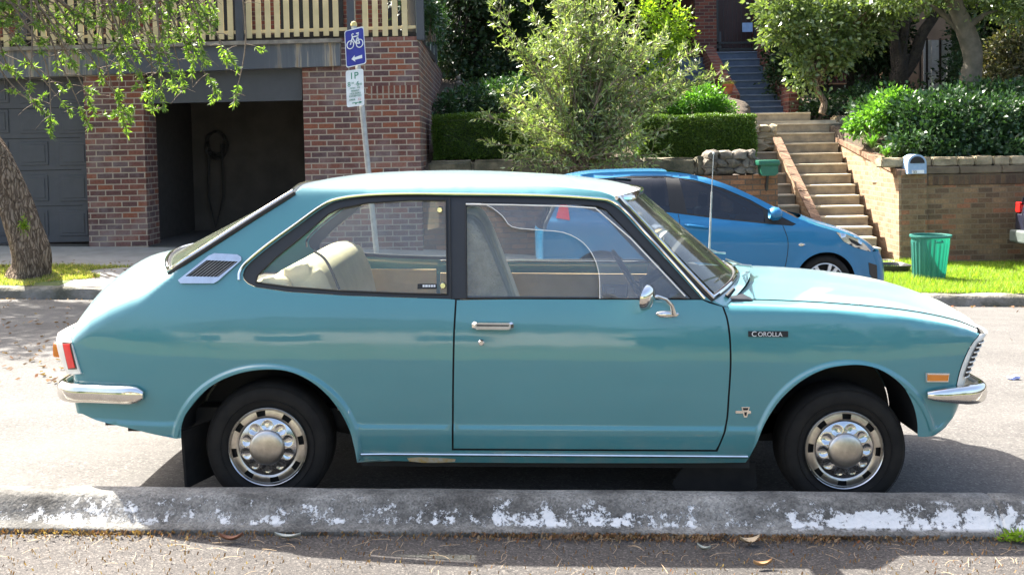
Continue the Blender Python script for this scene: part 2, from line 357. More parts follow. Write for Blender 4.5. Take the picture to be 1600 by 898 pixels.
def mesh_obj(name, vs, fs, m, parent, normals=None):
    me = bpy.data.meshes.new(name); me.from_pydata([tuple(v) for v in vs], [], fs)
    me.polygons.foreach_set('use_smooth', [True]*len(me.polygons))
    if normals is not None: me.normals_split_custom_set_from_vertices([tuple(n) for n in normals])
    me.materials.append(m); o = bpy.data.objects.new(name, me); COL.objects.link(o); o.parent = parent; return o
class Car:
    def __init__(s, name, X0, Yc, Z0, S, wf):
        s.X0, s.Yc, s.Z0, s.S, s.wf = X0, Yc, Z0, S, wf
        s.root = empty(name, (X0, Yc, Z0), (0, S, 0))
    def T(s, px, py, w):
        p = W(px, py, s.Yc-w); x = p.x-s.X0; z = p.z-s.Z0; c, q = math.cos(s.S), math.sin(s.S); return x*c-z*q, x*q+z*c
    def L(s, px, py, w): u, z = s.T(px, py, w); return Vector((u, -w, z))
    def uz(s, px, py):
        w = .7
        for _ in range(4): u, z = s.T(px, py, w); w = s.wf(u, z)
        return u, z
    def SP(s, px, py, off=0): u, z = s.uz(px, py); return Vector((u, -(s.wf(u, z)+off), z))
    def P(s, u, z, off=0, sg=1): return Vector((u, -sg*(s.wf(u, z)+off), z))
    def N(s, u, z, sg=1):
        e = .004; f = s.wf; return Vector((-(f(u+e, z)-f(u-e, z))/(2*e), -sg, -(f(u, z+e)-f(u, z-e))/(2*e))).normalized()
    def shell(s, name, outer, holes, m, sides=(1,), d=.03, off=0, rows=(), parent=None, extra=(), skip=None):    # outer, holes in (u,z)
        v2, f2 = fill(outer, holes, d, rows, extra, skip); vs = []; fs = []; ns = []
        for sg in sides:
            b = len(vs); vs += [s.P(u, z, off, sg) for u, z in v2]; ns += [s.N(u, z, sg) for u, z in v2]
            for f in f2:
                a = [Vector(v2[i]) for i in f]; ccw = (a[1]-a[0]).cross(a[2]-a[0]) > 0
                fs.append(tuple(b+i for i in (f if (ccw == (sg > 0)) else f[::-1])))
        return mesh_obj(name, vs, fs, m, parent or s.root, ns)
    def decal(s, mb, pxs, off=.002, th=.006, sink=.004, sg=1):        # a plate standing on the body side
        P = [s.uz(*p) for p in pxs]; mb.prism([s.P(u, z, off+th, sg) for u, z in P], [s.P(u, z, -sink, sg) for u, z in P]); return mb
    def bevplate(s, mb, pxs, th=.012, inset=.8, sg=1, sink=.004):
        P = [s.uz(*p) for p in pxs]; c = np.mean(np.array(P), axis=0); Q = [tuple(c+(np.array(p)-c)*inset) for p in P]; n = len(P)
        a = [s.P(u, z, th, sg) for u, z in Q]; b = [s.P(u, z, th*.5, sg) for u, z in P]; e = [s.P(u, z, -sink, sg) for u, z in P]
        mb.add(a+b+e, [tuple(range(n))]+[(i, (i+1) % n, n+(i+1) % n, n+i) for i in range(n)]+[(n+i, n+(i+1) % n, 2*n+(i+1) % n, 2*n+i) for i in range(n)]); return mb
    def strip(s, mb, pxs, r, off=.003, sg=1, n=8, uz=False):
        P = pxs if uz else [s.uz(*p) for p in pxs]; mb.tube([s.P(u, z, off, sg) for u, z in P], r, n); return mb
def loft(E, C, nt=14, k=2.2, ku=2.0, t0=0, t1=1, sides=True, dz=0):      # E: near-edge points (u,w,z); C: centre (u,z). rows over s, columns across
    rows = []
    for i_, ((ue, we, ze), (uc, zc)) in enumerate(zip(E, C)):
        r = []; f_ = i_/max(1, len(E)-1); k_ = k[0]+(k[1]-k[0])*f_ if hasattr(k, '__len__') else k; ku_ = ku[0]+(ku[1]-ku[0])*f_ if hasattr(ku, '__len__') else ku
        ts = np.linspace(-t1, t1, 2*nt+1) if sides else np.linspace(t0, t1, nt+1)
        for t in ts:
            a = abs(t); r.append(Vector((uc+(ue-uc)*a**ku_, -we*t, zc+(ze-zc)*a**k_+dz)))
        rows.append(r)
    return rows
def closure(E, C, n=12, k=2.6, a0=0, a1=1.0, off=0, mirror=False):       # E (u,w,z) -> centre u; a in 0..1 of a quarter superellipse
    rows = []
    for (ue, we, ze), uc in zip(E, C):
        r = []
        for j in range(n+1):
            a = (a0+(a1-a0)*j/n)*math.pi/2; c, sn = max(math.cos(a), 0)**(2/k), max(math.sin(a), 0)**(2/k)
            sg = 1 if uc > ue else -1
            r.append(Vector((ue+(uc-ue)*sn+off*sg*(.35+.65*sn), (-we*c-off*(1-sn))*(-1 if mirror else 1), ze)))
        rows.append(r)
    return rows
def sweep(path, sec, closed_sec=True):                                    # path: (Vector, outward Vector2 in plan, scale, w scale); sec: (out, up)
    vs = []; n = len(sec)
    for p, o, sc, so in path:
        for a, b in sec: vs.append(p+Vector((o[0], o[1], 0))*a*so+Vector((0, 0, b*sc)))
    fs = [(i*n+k, i*n+(k+1) % n, (i+1)*n+(k+1) % n, (i+1)*n+k) for i in range(len(path)-1) for k in range(n)]
    fs += [tuple(range(n))[::-1], tuple((len(path)-1)*n+k for k in range(n))]; return vs, fs

# ------------------------------------------------------------ the teal coupe
SL = .025
wprof = hermite([.08, .14, .20, .255, .31, .355, .374, .42, .50, .60, .70, .78, .84, .884, .93, 1.0, 1.1, 1.2, 1.27, 1.30, 1.33, 1.35, 1.37],
                [.64, .675, .712, .732, .744, .749, .740, .742, .744, .743, .737, .726, .713, .700, .684, .660, .626, .588, .560, .544, .518, .48, .43])
TE_X0, TE_Y = .18, 4.74
RA, FA, HZ = -1.209, 1.158, .268                     # axles and hub height
ZE = []                                             # top edge (u,z) filled below
def ze_f(u): return np.interp(u, [p[0] for p in ZE], [p[1] for p in ZE]) if ZE else 9
def wcar(u, z):
    w = wprof(z)
    for uc, a, b, zc in ((RA, .352, .315, .268), (FA, .345, .345, .262)):
        if z > .2:
            e = math.hypot((u-uc)/a, (z-zc)/b); tgt = .757-(.004 if e < 1.02 else 0)
            k = 1-sstep(1.07, 1.115, e)
            if k > 0: w = w+max(0, tgt-w)*k
    if u > 1.05: w -= .062*((u-1.05)/.65)**2.2
    if u < -1.25: w -= .095*((-u-1.25)/.82)**2
    if u < -1.95: w -= .9*((-u-1.95))**2
    if ZE:
        ze = ze_f(u); r = 0
        if u > .62: r = .022
        elif u < -1.58: r = .022+.085*sstep(1.58, 1.78, -u)
        if r and z > ze-r: x = min((z-(ze-r))/r, 1); w -= r*(1-math.sqrt(max(0, 1-x*x*.985)))
    return w
def build_teal():
    car = Car('compact_coupe', TE_X0, TE_Y, -SL*TE_X0, SL, wcar); rt = car.root
    tag(rt, 'teal vintage two door coupe with chrome trim parked beside the near kerb', 'car')
    m = MAT['teal']
    # top edge of the side from nose to tail, traced
    hood_px = [(1133, 478), (1180, 479), (1250, 482), (1300, 485), (1350, 489), (1400, 494), (1450, 501), (1500, 511), (1530, 521)]
    trunk_px = [(266, 426), (240, 435), (205, 448), (170, 464), (140, 482), (118, 500), (100, 519)]
    Hs = [car.uz(*p) for p in hood_px]; Ts = [car.uz(*p) for p in trunk_px]
    ZE.extend(sorted(Ts)+[(-1.5, 1.1), (-1.2, 1.4), (.3, 1.4), (.62, .95)]+sorted(Hs))
    ZE.sort()
    hood_e = along(spl(Hs, 5), 26); trunk_e = along(spl(Ts, 5), 18)
    roof_px = [(458, 303), (470, 295), (490, 291), (540, 288), (620, 287), (700, 287), (780, 288), (850, 291), (910, 296), (945, 301), (968, 312)]
    roof_e = along(spl([car.uz(*p) for p in roof_px], 5), 34)
    rw_e = along([car.uz(458, 303), car.uz(400, 339), car.uz(330, 384), car.uz(266, 426)], 16)
    ws_e = along([car.uz(968, 312), car.uz(1010, 356), car.uz(1060, 412), car.uz(1112, 467)], 16)
    cowl_e = along([car.uz(1112, 467), car.uz(1121, 473), car.uz(1133, 478)], 4)
    front_e = along(spl([car.uz(*p) for p in [(1530, 521), (1520, 534), (1508, 556), (1499, 580), (1493, 606)]], 4), 12)
    fval_e = along(spl([car.uz(*p) for p in [(1493, 606), (1489, 630), (1478, 655), (1460, 672), (1440, 682)]], 4), 9)
    rear_e = along([car.uz(*p) for p in [(100, 519), (112, 545), (127, 580)]], 9)
    rval_e = along([car.uz(*p) for p in [(127, 580), (124, 600), (123, 625), (128, 646)]], 8)
    bottomR = [car.uz(*p) for p in [(128, 646), (150, 656), (200, 668), (240, 678), (275, 685), (283, 684)]]
    archR = spl([car.uz(*p) for p in [(283, 684), (284, 664), (295, 640), (327, 605), (367, 585), (412, 577), (455, 581), (495, 602), (524, 632), (543, 664), (553, 696), (558, 722)]], 5)
    sill = [car.uz(*p) for p in [(558, 722), (700, 722), (900, 723), (1100, 723), (1165, 722)]]
    archF = spl([car.uz(*p) for p in [(1165, 722), (1175, 706), (1191, 670), (1207, 641), (1226, 617), (1255, 593), (1290, 576), (1327, 570), (1354, 571), (1381, 580), (1410, 602), (1426, 630), (1433, 657), (1434, 681)]], 5)
    outer = bottomR+archR[1:]+sill[1:]+archF[1:]+fval_e[::-1]+front_e[::-1][1:]+hood_e[::-1][1:]+cowl_e[::-1][1:]+ws_e[::-1][1:]+roof_e[::-1][1:]+rw_e[1:]+trunk_e[1:]+rear_e[1:]+rval_e[1:-1]
    drip_px = [(381, 437), (380, 427), (388, 413), (420, 386), (466, 352), (507, 323), (532, 313), (575, 307), (636, 305), (708, 306), (800, 307), (870, 309), (930, 313), (952, 317), (972, 331), (1000, 361), (1050, 415), (1097, 467)]
    drip = spl([car.uz(*p) for p in drip_px], 4)
    belt_r = [car.uz(*p) for p in [(700, 467), (620, 464.5), (542, 462), (449, 456), (400, 449), (387, 443)]]
    dfront = spl([car.uz(*p) for p in [(1131, 479), (1138, 500), (1142, 530), (1143, 570), (1140, 620), (1136, 662), (1121, 705)]], 4)
    drear = [car.uz(*p) for p in [(706, 703), (706.5, 600), (708, 520), (711, 468)]]
    hole = drip+[car.uz(1110, 471)]+dfront+drear+belt_r
    lips = ((RA, .352, .315, .268), (FA, .345, .345, .262)); ex = []
    for uc, a, b, zc in lips:
        for e in (1.004, 1.02, 1.035, 1.05, 1.065, 1.075, 1.085, 1.095, 1.105, 1.115, 1.125, 1.14):
            for t in np.arange(-.25, math.pi+.25, .045): ex.append((uc+e*a*math.cos(t), zc+e*b*math.sin(t)))
    ex += [(x, y) for x in np.arange(-2.07, -1.35, .013) for y in np.arange(.66, 1.02, .013)]
    near_lip = lambda x, y: (x < -1.345 and .655 < y < 1.03) or y > .2 and any(math.hypot((x-uc)/a, (y-zc)/b) < 1.155 for uc, a, b, zc in lips)
    body = car.shell('body', outer, [hole], m, (1, -1), rows=(.352, .358, .366, .374, .38), extra=ex, skip=near_lip)
    # door skins
    def sh(p, dx, dz): return (p[0]+dx, p[1]+dz)
    dr = [sh(p, .0075, 0) for p in drear]; dfr = [sh(p, -.0075, 0) for p in dfront]
    door_o = [sh(dr[-1], 0, -.002)]+[car.uz(x, y) for x, y in [(800, 467.5), (950, 468), (1097, 468.5)]]+[sh(car.uz(1110, 472), -.004, -.004)]+dfr[:-1]+[sh(dfr[-1], 0, .008), sh(dr[0], 0, .008)]+dr[1:-1]
    doors = []
    for sg in (1, -1):
        d = car.shell('door', door_o, [], m, (sg,), rows=(.352, .358, .366, .374, .38)); doors.append(d)
        jb = MB(); P = dfront+drear
        for i in range(len(P)-1): pass
        jb.add([car.P(u, z, -.012, sg)+Vector((-.02 if i < len(dfront) else -.02, 0, 0)) for i, (u, z) in enumerate(P)]+[car.P(u, z, -.012, sg)+Vector((.02, 0, 0)) for u, z in P],
               [(i, i+1, len(P)+i+1, len(P)+i) for i in range(len(P)-1) if i != len(dfront)-1])
        a, b = dfront[-1], drear[0]; k = 12
        q = [(a[0]+(b[0]-a[0])*i/k, a[1]+(b[1]-a[1])*i/k) for i in range(k+1)]
        jb.grid([[car.P(u, z-.015, -.012, sg) for u, z in q], [car.P(u, z+.02, -.012, sg) for u, z in q]])
        jb.build('door_seal', MAT['black'], rt, world=False)
    # wheel arch liners and returns
    for arch, uc in ((archR, RA), (archF, FA)):
        for sg in (1, -1):
            ln = MB()
            rows = []
            for wv in (0, -.02, -.16, -.33):
                rows.append([Vector((uc+(u-uc)*(1.0 if wv == 0 else 1.03), -sg*(car.wf(u, z)-.001+wv), .268+(z-.268)*(1 if wv == 0 else 1.03))) for u, z in arch])
            ln.grid(rows)
            c = [Vector((u, -sg*.42, z)) for u, z in arch]; ln.add([Vector((uc, -sg*.42, .3))]+c, [(0, i+1, i+2) for i in range(len(c)-1)])
            ln.build('wheel_arch_liner', MAT['black'], rt, world=False)
    fl = MB(); fl.box((-.83, -.66, .175), (.78, .66, .24)); fl.box((-1.95, -.52, .30), (-.83, .52, .38)); fl.box((.78, -.42, .22), (1.5, .42, .34)); fl.box((-1.9, -.40, .24), (-1.6, .1, .32))
    fl.build('underbody', MAT['black'], rt, world=False)
    # top skins
    def w3(e, dw=0): return [(u, wcar(u, z)+dw, z) for u, z in e]
    roofE = w3(roof_e); rc = hermite([-1.19, -1.05, -.8, -.46, 0, .2, .33, .40], [1.322, 1.352, 1.378, 1.388, 1.372, 1.352, 1.328, 1.300])
    roofC = [(-1.17+(.39+1.17)*i/33, 0) for i in range(34)]; roofC = [(u, rc(u)) for u, _ in roofC]
    bulge = MB().grid(loft(roofE, roofC, 16, 2.3, 2)).build('roof', m, rt, world=False, smooth='all')
    rwE = w3(rw_e); rwC = [(-1.175+(-1.775+1.175)*i/15, 1.318+(1.005-1.318)*i/15) for i in range(16)]
    def band(E, C, s0, s1, nt, k, ku, t0, t1, dz=0):
        return loft(E[s0:s1], C[s0:s1], nt, k, ku, t0, t1, False, dz)
    trE = w3(trunk_e); n = len(trE); tu = np.linspace(0, 1, n); cz = hermite([0, .3, .6, .85, 1], [1.005, .985, .925, .85, .775])
    trC = [(-1.775+(-2.135+1.775)*t**.9, cz(t)) for t in tu]
    MB().grid(loft(trE, trC, 14, 2.3, 2)).build('boot_lid', m, rt, world=False, smooth='all')
    cwE = w3(cowl_e); cwC = [(.83, .935), (.85, .937), (.87, .938), (.90, .94)]
    MB().grid(loft(cwE, cwC, 14, 2.3, 2)).build('cowl', m, rt, world=False, smooth='all')
    hdE = w3(hood_e); n = len(hdE); zc = hermite([0, .3, .7, .9, 1], [.055, .058, .055, .042, .02]); hdC = [(.90+(1.83-.90)*i/(n-1), hdE[i][2]+zc(i/(n-1))) for i in range(n)]
    L = loft(hdE, hdC, 16, (2.3, 2.6), (2, 3))
    MB().grid([r[2:-2] for r in L]).build('bonnet', m, rt, world=False, smooth='all')
    for sl in (slice(0, 3), slice(-3, None)):
        ft = MB(); ft.grid([[p+Vector((0, 0, -.004 if j == (2 if sl.start == 0 else 0) else 0)) for j, p in enumerate(r[sl])] for r in L])
        ft.build('fender_top', m, rt, world=False, smooth='all')
    for sg, idx in ((1, 2), (-1, -3)):
        hs = MB(); hs.tube([r[idx]+Vector((0, 0, -.0045)) for r in L], .0032, 6); hs.build('bonnet_seam', MAT['black'], rt, world=False)
    # seam of the boot lid
    TL = loft(trE, trC, 14, 2.3, 2); MB().tube([TL[i][2]+Vector((0, 0, .0005)) for i in range(1, 17)], .0025, 5).build('boot_seam', MAT['black'], rt, world=False)
    # glass front and rear with seals
    for nm_, E, C in (('rear_window', rwE, rwC), ('windscreen', w3(ws_e), [(.395+(.83-.395)*i/15, 1.300+(.935-1.300)*i/15) for i in range(16)])):
        G = loft(E, C, 14, 2.3, 2); g = MB().grid([r[1:-1] for r in G]).build(nm_, MAT['dewy_glass'], rt, world=False, smooth='all')
        edge = [r[0] for r in G]+G[-1][1:]+[r[-1] for r in G[::-1]][1:]+G[0][::-1][1:-1]; edge.append(edge[0])
        MB().tube([p+Vector((0, 0, .001)) for p in edge], .013, 8).build('window_seal', MAT['trim'], g, world=False, smooth=True)
        q_ = 1 if nm_ == 'windscreen' else -1; ed2 = [p+Vector((q_*.004, -.004 if p.y < 0 else .004, .009)) for p in edge]
        MB().tube(ed2, .0085, 8).build('chrome_surround', MAT['chrome'], g, world=False, smooth=True)
    for sg in (1, -1):
        cap = MB(); cap.tube([Vector((p.x, p.y*sg, p.z)) for p in [car.SP(963, 309, .012), car.SP(972, 310, .004)+Vector((.01, .03, .004)), Vector((.315, -.43, 1.285)), Vector((.345, -.33, 1.30))]], [.010, .014, .013, .008], 8)
        cap.build('visor_cap', MAT['chrome'], rt, world=False, smooth=True)
    # drip rail chrome
    for sg in (1, -1):
        mb = MB(); dp = spl([car.uz(*p) for p in [(374, 437), (375, 424), (386, 409), (417, 383), (464, 349), (505, 320), (531, 310), (575, 304.5), (636, 302.5), (708, 303), (800, 304), (870, 306), (930, 310), (954, 314), (975, 328), (1003, 358), (1053, 412), (1101, 466)]], 4)
        car.strip(mb, dp, .0065, .004, sg, uz=True); mb.build('drip_rail', MAT['chrome'], rt, world=False, smooth=True)
    # side windows
    gq = [car.uz(*p) for p in [(399, 441), (402, 430), (430, 403), (480, 363), (512, 335), (530, 326), (574, 317), (640, 313), (697, 313), (699, 460), (640, 459), (542, 455), (449, 448)]]
    gf = [car.uz(*p) for p in [(728, 317), (800, 318), (880, 319), (935, 322), (948, 328), (985, 366), (1040, 424), (1080, 466), (900, 466), (729, 466)]]
    fr_o = drip+[car.uz(1097, 467.5), car.uz(900, 467.2), car.uz(712, 467)]+belt_r
    bp = [car.uz(*p) for p in [(706, 311), (721, 311), (722, 466), (707, 465)]]
    for sg in (1, -1):
        fr = car.shell('window_frame', fr_o, [gq, gf], MAT['trim'], (sg,), d=.05, off=-.008)
        q = MB(); P = gq; q.add([car.P(u, z, -.014, sg) for u, z in P], [tuple(range(len(P)))]); q.build('quarter_window', MAT['glass'], rt, world=False)
        car.shell('door_window', gf, [], MAT['glass'], (sg,), d=.06, off=-.016, parent=rt)
        rb = MB()
        for poly in (gq, gf): car.strip(rb, resample(poly, .04, True)+[poly[0]], .004, -.006, sg, 6, uz=True)
        car.strip(rb, [(703, 309), (703.5, 380), (704.5, 466)], .003, .0, sg, 6); rb.build('rubber_seal', MAT['black'], fr, world=False)
    # fixings on the rear quarter glass
    for px, py in ((687, 328), (692, 446)):
        kn = MB(); kn.lathe([(.001, -.012), (.010, -.012), (.013, -.006), (.013, 0)], car.SP(px, py, -.008), 'Y', 16)
        kn.build('window_catch', MAT['chrome'], rt, world=False, smooth=True)
    st = MB(); P = [car.uz(*p) for p in [(652, 444), (682, 444), (682, 452), (652, 452)]]; st.prism([car.P(u, z, -.0125) for u, z in P], [car.P(u, z, -.0135) for u, z in P])
    stk = st.build('window_sticker', MAT['black'], rt, world=False)
    sw = MB()
    for a, b in ((660, 663), (664, 668), (669, 672), (673, 676), (677, 680)):
        P = [car.uz(*p) for p in [(a, 445.5), (b, 445.5), (b, 449), (a, 449)]]; sw.prism([car.P(u, z, -.0118) for u, z in P], [car.P(u, z, -.0124) for u, z in P])
    sw.build('sticker_print', MAT['white'], stk, world=False)
    # clear weather visor inside the door window frame: a curved transparent panel
    vp = [car.uz(*p) for p in spl([(728, 318), (760, 320), (785, 337), (800, 354), (840, 359), (880, 363), (910, 378), (928, 402), (936, 430), (937, 466)], 3)]+[car.uz(*p) for p in [(1078, 466), (1038, 424), (984, 367), (946, 329), (900, 319)]]
    v2, f2 = fill(vp, [], .05); mesh_obj('weather_shield', [car.P(u, z, .006) for u, z in v2], f2, MAT['visor'], rt)
    vb = MB(); car.strip(vb, vp[:28], .0016, .007, 1, 5, uz=True); car.strip(vb, [(728, 319), (800, 320), (880, 322), (930, 325), (985, 372), (1040, 430), (1070, 462)], .003, .008, 1, 5); vb.build('shield_rim', MAT['bezel'], rt, world=False)
    # door furniture
    for sg, d in ((1, doors[0]), (-1, doors[1])):
        hb = MB(); car.bevplate(hb, [(741, 501.5), (799, 502), (802.5, 505), (802.5, 511), (799, 514.5), (741, 514), (737.5, 511), (737.5, 505)], .022, .86, sg); hb.build('door_handle', MAT['chrome'], d, world=False, smooth=25)
        hr = MB(); car.decal(hr, [(745, 505.5), (795, 506), (795, 508.2), (745, 508)], .0212, .0012, .0, sg); hr.build('handle_groove', MAT['black'], d, world=False)
        kl = MB(); kl.lathe([(.0005, -.010), (.009, -.010), (.013, -.005), (.014, .004)], car.P(*car.uz(752, 535), 0, sg) if sg > 0 else car.P(*car.uz(752, 535), 0, sg), 'Y', 18)
        if sg < 0:
            kl = MB(); kl.lathe([(.0005, .010), (.009, .010), (.013, .005), (.014, -.004)], car.P(*car.uz(752, 535), 0, sg), 'Y', 18)
        kk = kl.build('door_lock', MAT['chrome'], d, world=False, smooth=25)
    # mirror on its arm
    def mirror(sg, L):
        mb = MB(); base = [(1024, 490), (1027, 486.5), (1040, 484.5), (1055, 486), (1061, 490), (1057, 494), (1043, 496), (1030, 494.5)]
        car.bevplate(mb, base, .010, .75, sg)
        p = [car.SP(1053, 490, .008), car.SP(1048, 475, .03), car.SP(1037, 464, .055), car.SP(1022, 458, .085), car.SP(1008, 460, .11)]
        mb.tube([Vector((v.x, v.y*sg, v.z)) for v in p], [.011, .009, .0075, .0075, .009], 10)
        r_ = doors[0] if sg > 0 else doors[1]
        o = mb.build('mirror_arm', MAT['chrome'], r_, world=False, smooth=40)
        c = car.SP(1004, 458, .12); c.y *= sg; hm = MB(); tl = Matrix.Rotation(R(12), 3, 'Y') @ Matrix.Rotation(R(-28*sg), 3, 'Z')
        prof = [(.001, .030), (.020, .028), (.040, .019), (.048, .006), (.050, -.004), (.046, -.007)]
        vs = []; n = 28
        for rr, h in prof:
            for k in range(n): a = 2*math.pi*k/n; vs.append(c+tl @ Vector((h, rr*math.cos(a)*1.25, rr*math.sin(a)*1.08)))
        hm.add(vs, [(i*n+k, i*n+(k+1) % n, (i+1)*n+(k+1) % n, (i+1)*n+k) for i in range(len(prof)-1) for k in range(n)]+[tuple((len(prof)-1)*n+k for k in range(n))])
        hm.build('mirror_head', MAT['chrome'], o, world=False, smooth=40)
    mirror(1, 0)
    # chrome sill strip, side marker, badges
    for sg in (1, -1):
        mb = MB(); car.strip(mb, resample([car.uz(564, 709), car.uz(1168, 712.5)], .1, False), .0062, .003, sg, uz=True); mb.build('sill_trim', MAT['chrome'], rt, world=False, smooth=True)
        mb = MB(); car.bevplate(mb, [(1445, 581), (1483, 581.5), (1481, 596), (1445, 596)], .012, .93, sg); o = mb.build('side_marker', MAT['chrome'], rt, world=False)
        mb = MB(); car.decal(mb, [(1448, 583.5), (1480, 584), (1478.5, 593.5), (1448, 593.5)], .008, .008, 0, sg); mb.build('lens', MAT['amber'], o, world=False)
        mb = MB(); car.decal(mb, [(1169, 517), (1231, 517), (1231, 526), (1169, 525.5)], .0, .005, .004, sg); o = mb.build('name_badge', MAT['black'], rt, world=False)
        c = car.P(*car.uz(1200, 521.6), .0065, sg); Mx = Matrix.Translation(c) @ Matrix.Rotation(R(90), 4, 'X')
        if sg < 0: Mx = Matrix.Translation(c) @ Matrix.Rotation(math.pi, 4, 'Z') @ Matrix.Rotation(R(90), 4, 'X')
        text_mesh('C', .030, Mx @ Matrix.Translation((-.058, 0, 0)), MAT['white'], 'badge_lettering', o)
        text_mesh('OROLLA', .0255, Mx @ Matrix.Translation((.007, -.001, 0)), MAT['white'], 'badge_lettering', o)
        mb = MB()
        car.decal(mb, [(1158, 635), (1171, 635), (1169, 643), (1167, 651), (1162, 651), (1160, 643)], .0, .005, .003, sg)
        car.decal(mb, [(1149, 641), (1173, 641), (1173, 645.5), (1149, 645)], .0, .0035, .003, sg); o = mb.build('emblem', MAT['chrome'], rt, world=False)
        mb = MB(); car.decal(mb, [(1160, 636.5), (1169, 636.5), (1168, 640), (1161, 640)], .005, .0012, 0, sg); car.decal(mb, [(1162.5, 643), (1166.5, 643), (1166, 648.5), (1163, 648.5)], .005, .0012, 0, sg); mb.build('emblem_inlay', MAT['black'], o, world=False)
    # rear pillar vent
    for sg in (1, -1):
        op = [(279, 437), (327, 399), (336, 395), (372, 397), (378, 401), (378, 406), (342, 438), (335, 442), (283, 442)]
        P = [car.uz(*p) for p in op]; ip = [car.uz(*p) for p in [(291, 431), (324, 406), (373, 408), (342, 432)]]
        v2, f2 = fill(P, [ip], .02); mb = MB(); mb.add([car.P(u, z, .010, sg) for u, z in v2], f2)
        n = len(P); mb.add([car.P(u, z, .010, sg) for u, z in P]+[car.P(u, z, -.003, sg) for u, z in P], [(i, (i+1) % n, n+(i+1) % n, n+i) for i in range(n)])
        n = len(ip); mb.add([car.P(u, z, .010, sg) for u, z in ip]+[car.P(u, z, .0, sg) for u, z in ip], [(i, (i+1) % n, n+(i+1) % n, n+i) for i in range(n)])
        o = mb.build('pillar_vent', MAT['hubbright'], rt, world=False)
        mb = MB(); mb.add([car.P(u, z, .002, sg) for u, z in ip], [tuple(range(4))]); mb.build('vent_recess', MAT['black'], o, world=False)
        a, b, c, d = [np.array(p) for p in ip]
        for k in range(9):
            t = (k+.5)/9; lo = a+(d-a)*t; hi = b+(c-b)*t; mb = MB(); mb.tube([car.P(*lo, .006, sg), car.P(*((lo+hi)/2), .008, sg), car.P(*hi, .006, sg)], .0012, 6); mb.build('vent_slat', MAT['steel'], o, world=False)
    # front end
    fE = w3(front_e); fC = [p[0]+.102+.02*math.sin(math.pi*i/(len(fE)-1)) for i, p in enumerate(fE)]; vE = w3(fval_e); vC = [vE[0][0]+.112-.09*i/8 for i in range(len(vE))]
    full = lambda E, C, **k: [closure(E, C, **k), closure(E, C, mirror=True, **k)]
    mb = MB()
    for g in full(vE, vC, n=14): mb.grid(g)
    mb.build('front_valance', m, rt, world=False, smooth='all')
    bz = MB(); bd = []
    for mir in (False, True):
        bz.grid(closure(fE, fC, n=10, a0=0, a1=.42, off=.004, mirror=mir)); bz.grid(closure(fE[:2], fC[:2], n=12, a0=.42, a1=1, off=.004, mirror=mir)); bz.grid(closure(fE[-3:], fC[-3:], n=12, a0=.42, a1=1, off=.004, mirror=mir))
        bz.grid([closure(fE, fC, n=1, a0=.36, a1=.37, off=q, mirror=mir)[i][:1] for q in (0,) for i in range(2)]) if False else None
    bz.build('headlight_surround', MAT['bezel'], rt, world=False, smooth='all')
    gr = MB()
    for mir in (False, True): gr.grid(closure(fE, fC, n=14, a0=.20, a1=1, off=-.012, mirror=mir))
    g0 = gr.build('grille', MAT['black'], rt, world=False, smooth='all')
    for mir in (False, True):
        side = MB(); side.grid(closure(fE[2:-2], fC[2:-2], n=10, a0=.06, a1=.42, off=.009, mirror=mir))
        side.build('louvre_panel', MAT['black'], rt, world=False, smooth='all')
    for mir in (False, True):
        for k in range(8):
            t = 2.3+k*(len(fE)-5.3)/7; i = int(t); f = t-i; E1 = tuple(fE[i][q]*(1-f)+fE[i+1][q]*f for q in range(3)); C1 = fC[i]*(1-f)+fC[i+1]*f
            r_ = closure([E1], [C1], n=18, a0=.065, a1=1.0, off=.012, mirror=mir)[0]; MB().tube(r_, .0032, 5).build('grille_bar', MAT['bezel'], g0, world=False)
    for sg in (1, -1):
        for wv in (.56, .38):
            h = MB(); h.lathe([(.001, .03), (.05, .024), (.07, .008), (.078, .0), (.08, -.02)], (1.70, -sg*wv, .645), 'X', 24); h.build('headlight', MAT['hubbright'], rt, world=False, smooth=True)
    # rear end
    rE = w3(rear_e); rC = [-2.12+.03*i/8 for i in range(len(rE))]; qE = w3(rval_e); qC = [rC[-1]+.02*i/7 for i in range(len(qE))]
    mb = MB()
    for g in full(rE, rC, n=14): mb.grid(g)
    for g in full(qE, qC, n=14): mb.grid(g)
    brE = w3(bottomR[:-1]); mb.grid([[Vector((u, -w, z)), Vector((u, w, z))] for u, w, z in brE])
    mb.build('rear_panel', m, rt, world=False, smooth='all')
    for mir in (False, True):
        sgm = -1 if mir else 1; fr_px = [(110, 526), (114, 540), (119, 556), (123, 570), (127.5, 583)]; lf_px = [(84.5, 523), (86, 540), (90, 556), (96, 570), (106, 583)]
        rows_ = []; tt = np.linspace(0, 1, 9)
        fe = along([car.uz(*p) for p in fr_px], 9); le = along([car.T(*p, .61) for p in lf_px], 9); slope = .45
        def sidew(u, z):
            uf = np.interp(-z, [-q[1] for q in fe], [q[0] for q in fe]); d = max(0, uf-u); return car.wf(uf, z)+.008-d*slope-d*d*2.2
        for (uf, zf_), (ul, zl) in zip(fe, le):
            r_ = [Vector((uf+.002, -sgm*(car.wf(uf, zf_)-.01), zf_))]
            for t in np.linspace(0, 1, 9): u = uf+(ul-uf)*t; z = zf_+(zl-zf_)*t; r_.append(Vector((u, -sgm*sidew(u, z), z)))
            wl = sidew(ul, zl)
            for t in np.linspace(.12, 1, 7): r_.append(Vector((ul-.03*math.sin(t*math.pi/2), -sgm*(wl-.36*t**1.3), zl)))
            r_.append(r_[-1]+Vector((.06, 0, 0))); rows_.append(r_)
        hb = MB(); hb.grid([[p+Vector((.05, sgm*.02, -.006)) for p in rows_[0]]]+rows_+[[p+Vector((.05, sgm*.02, .006)) for p in rows_[-1]]]); o = hb.build('tail_light', MAT['bezel'], rt, world=False, smooth=40)
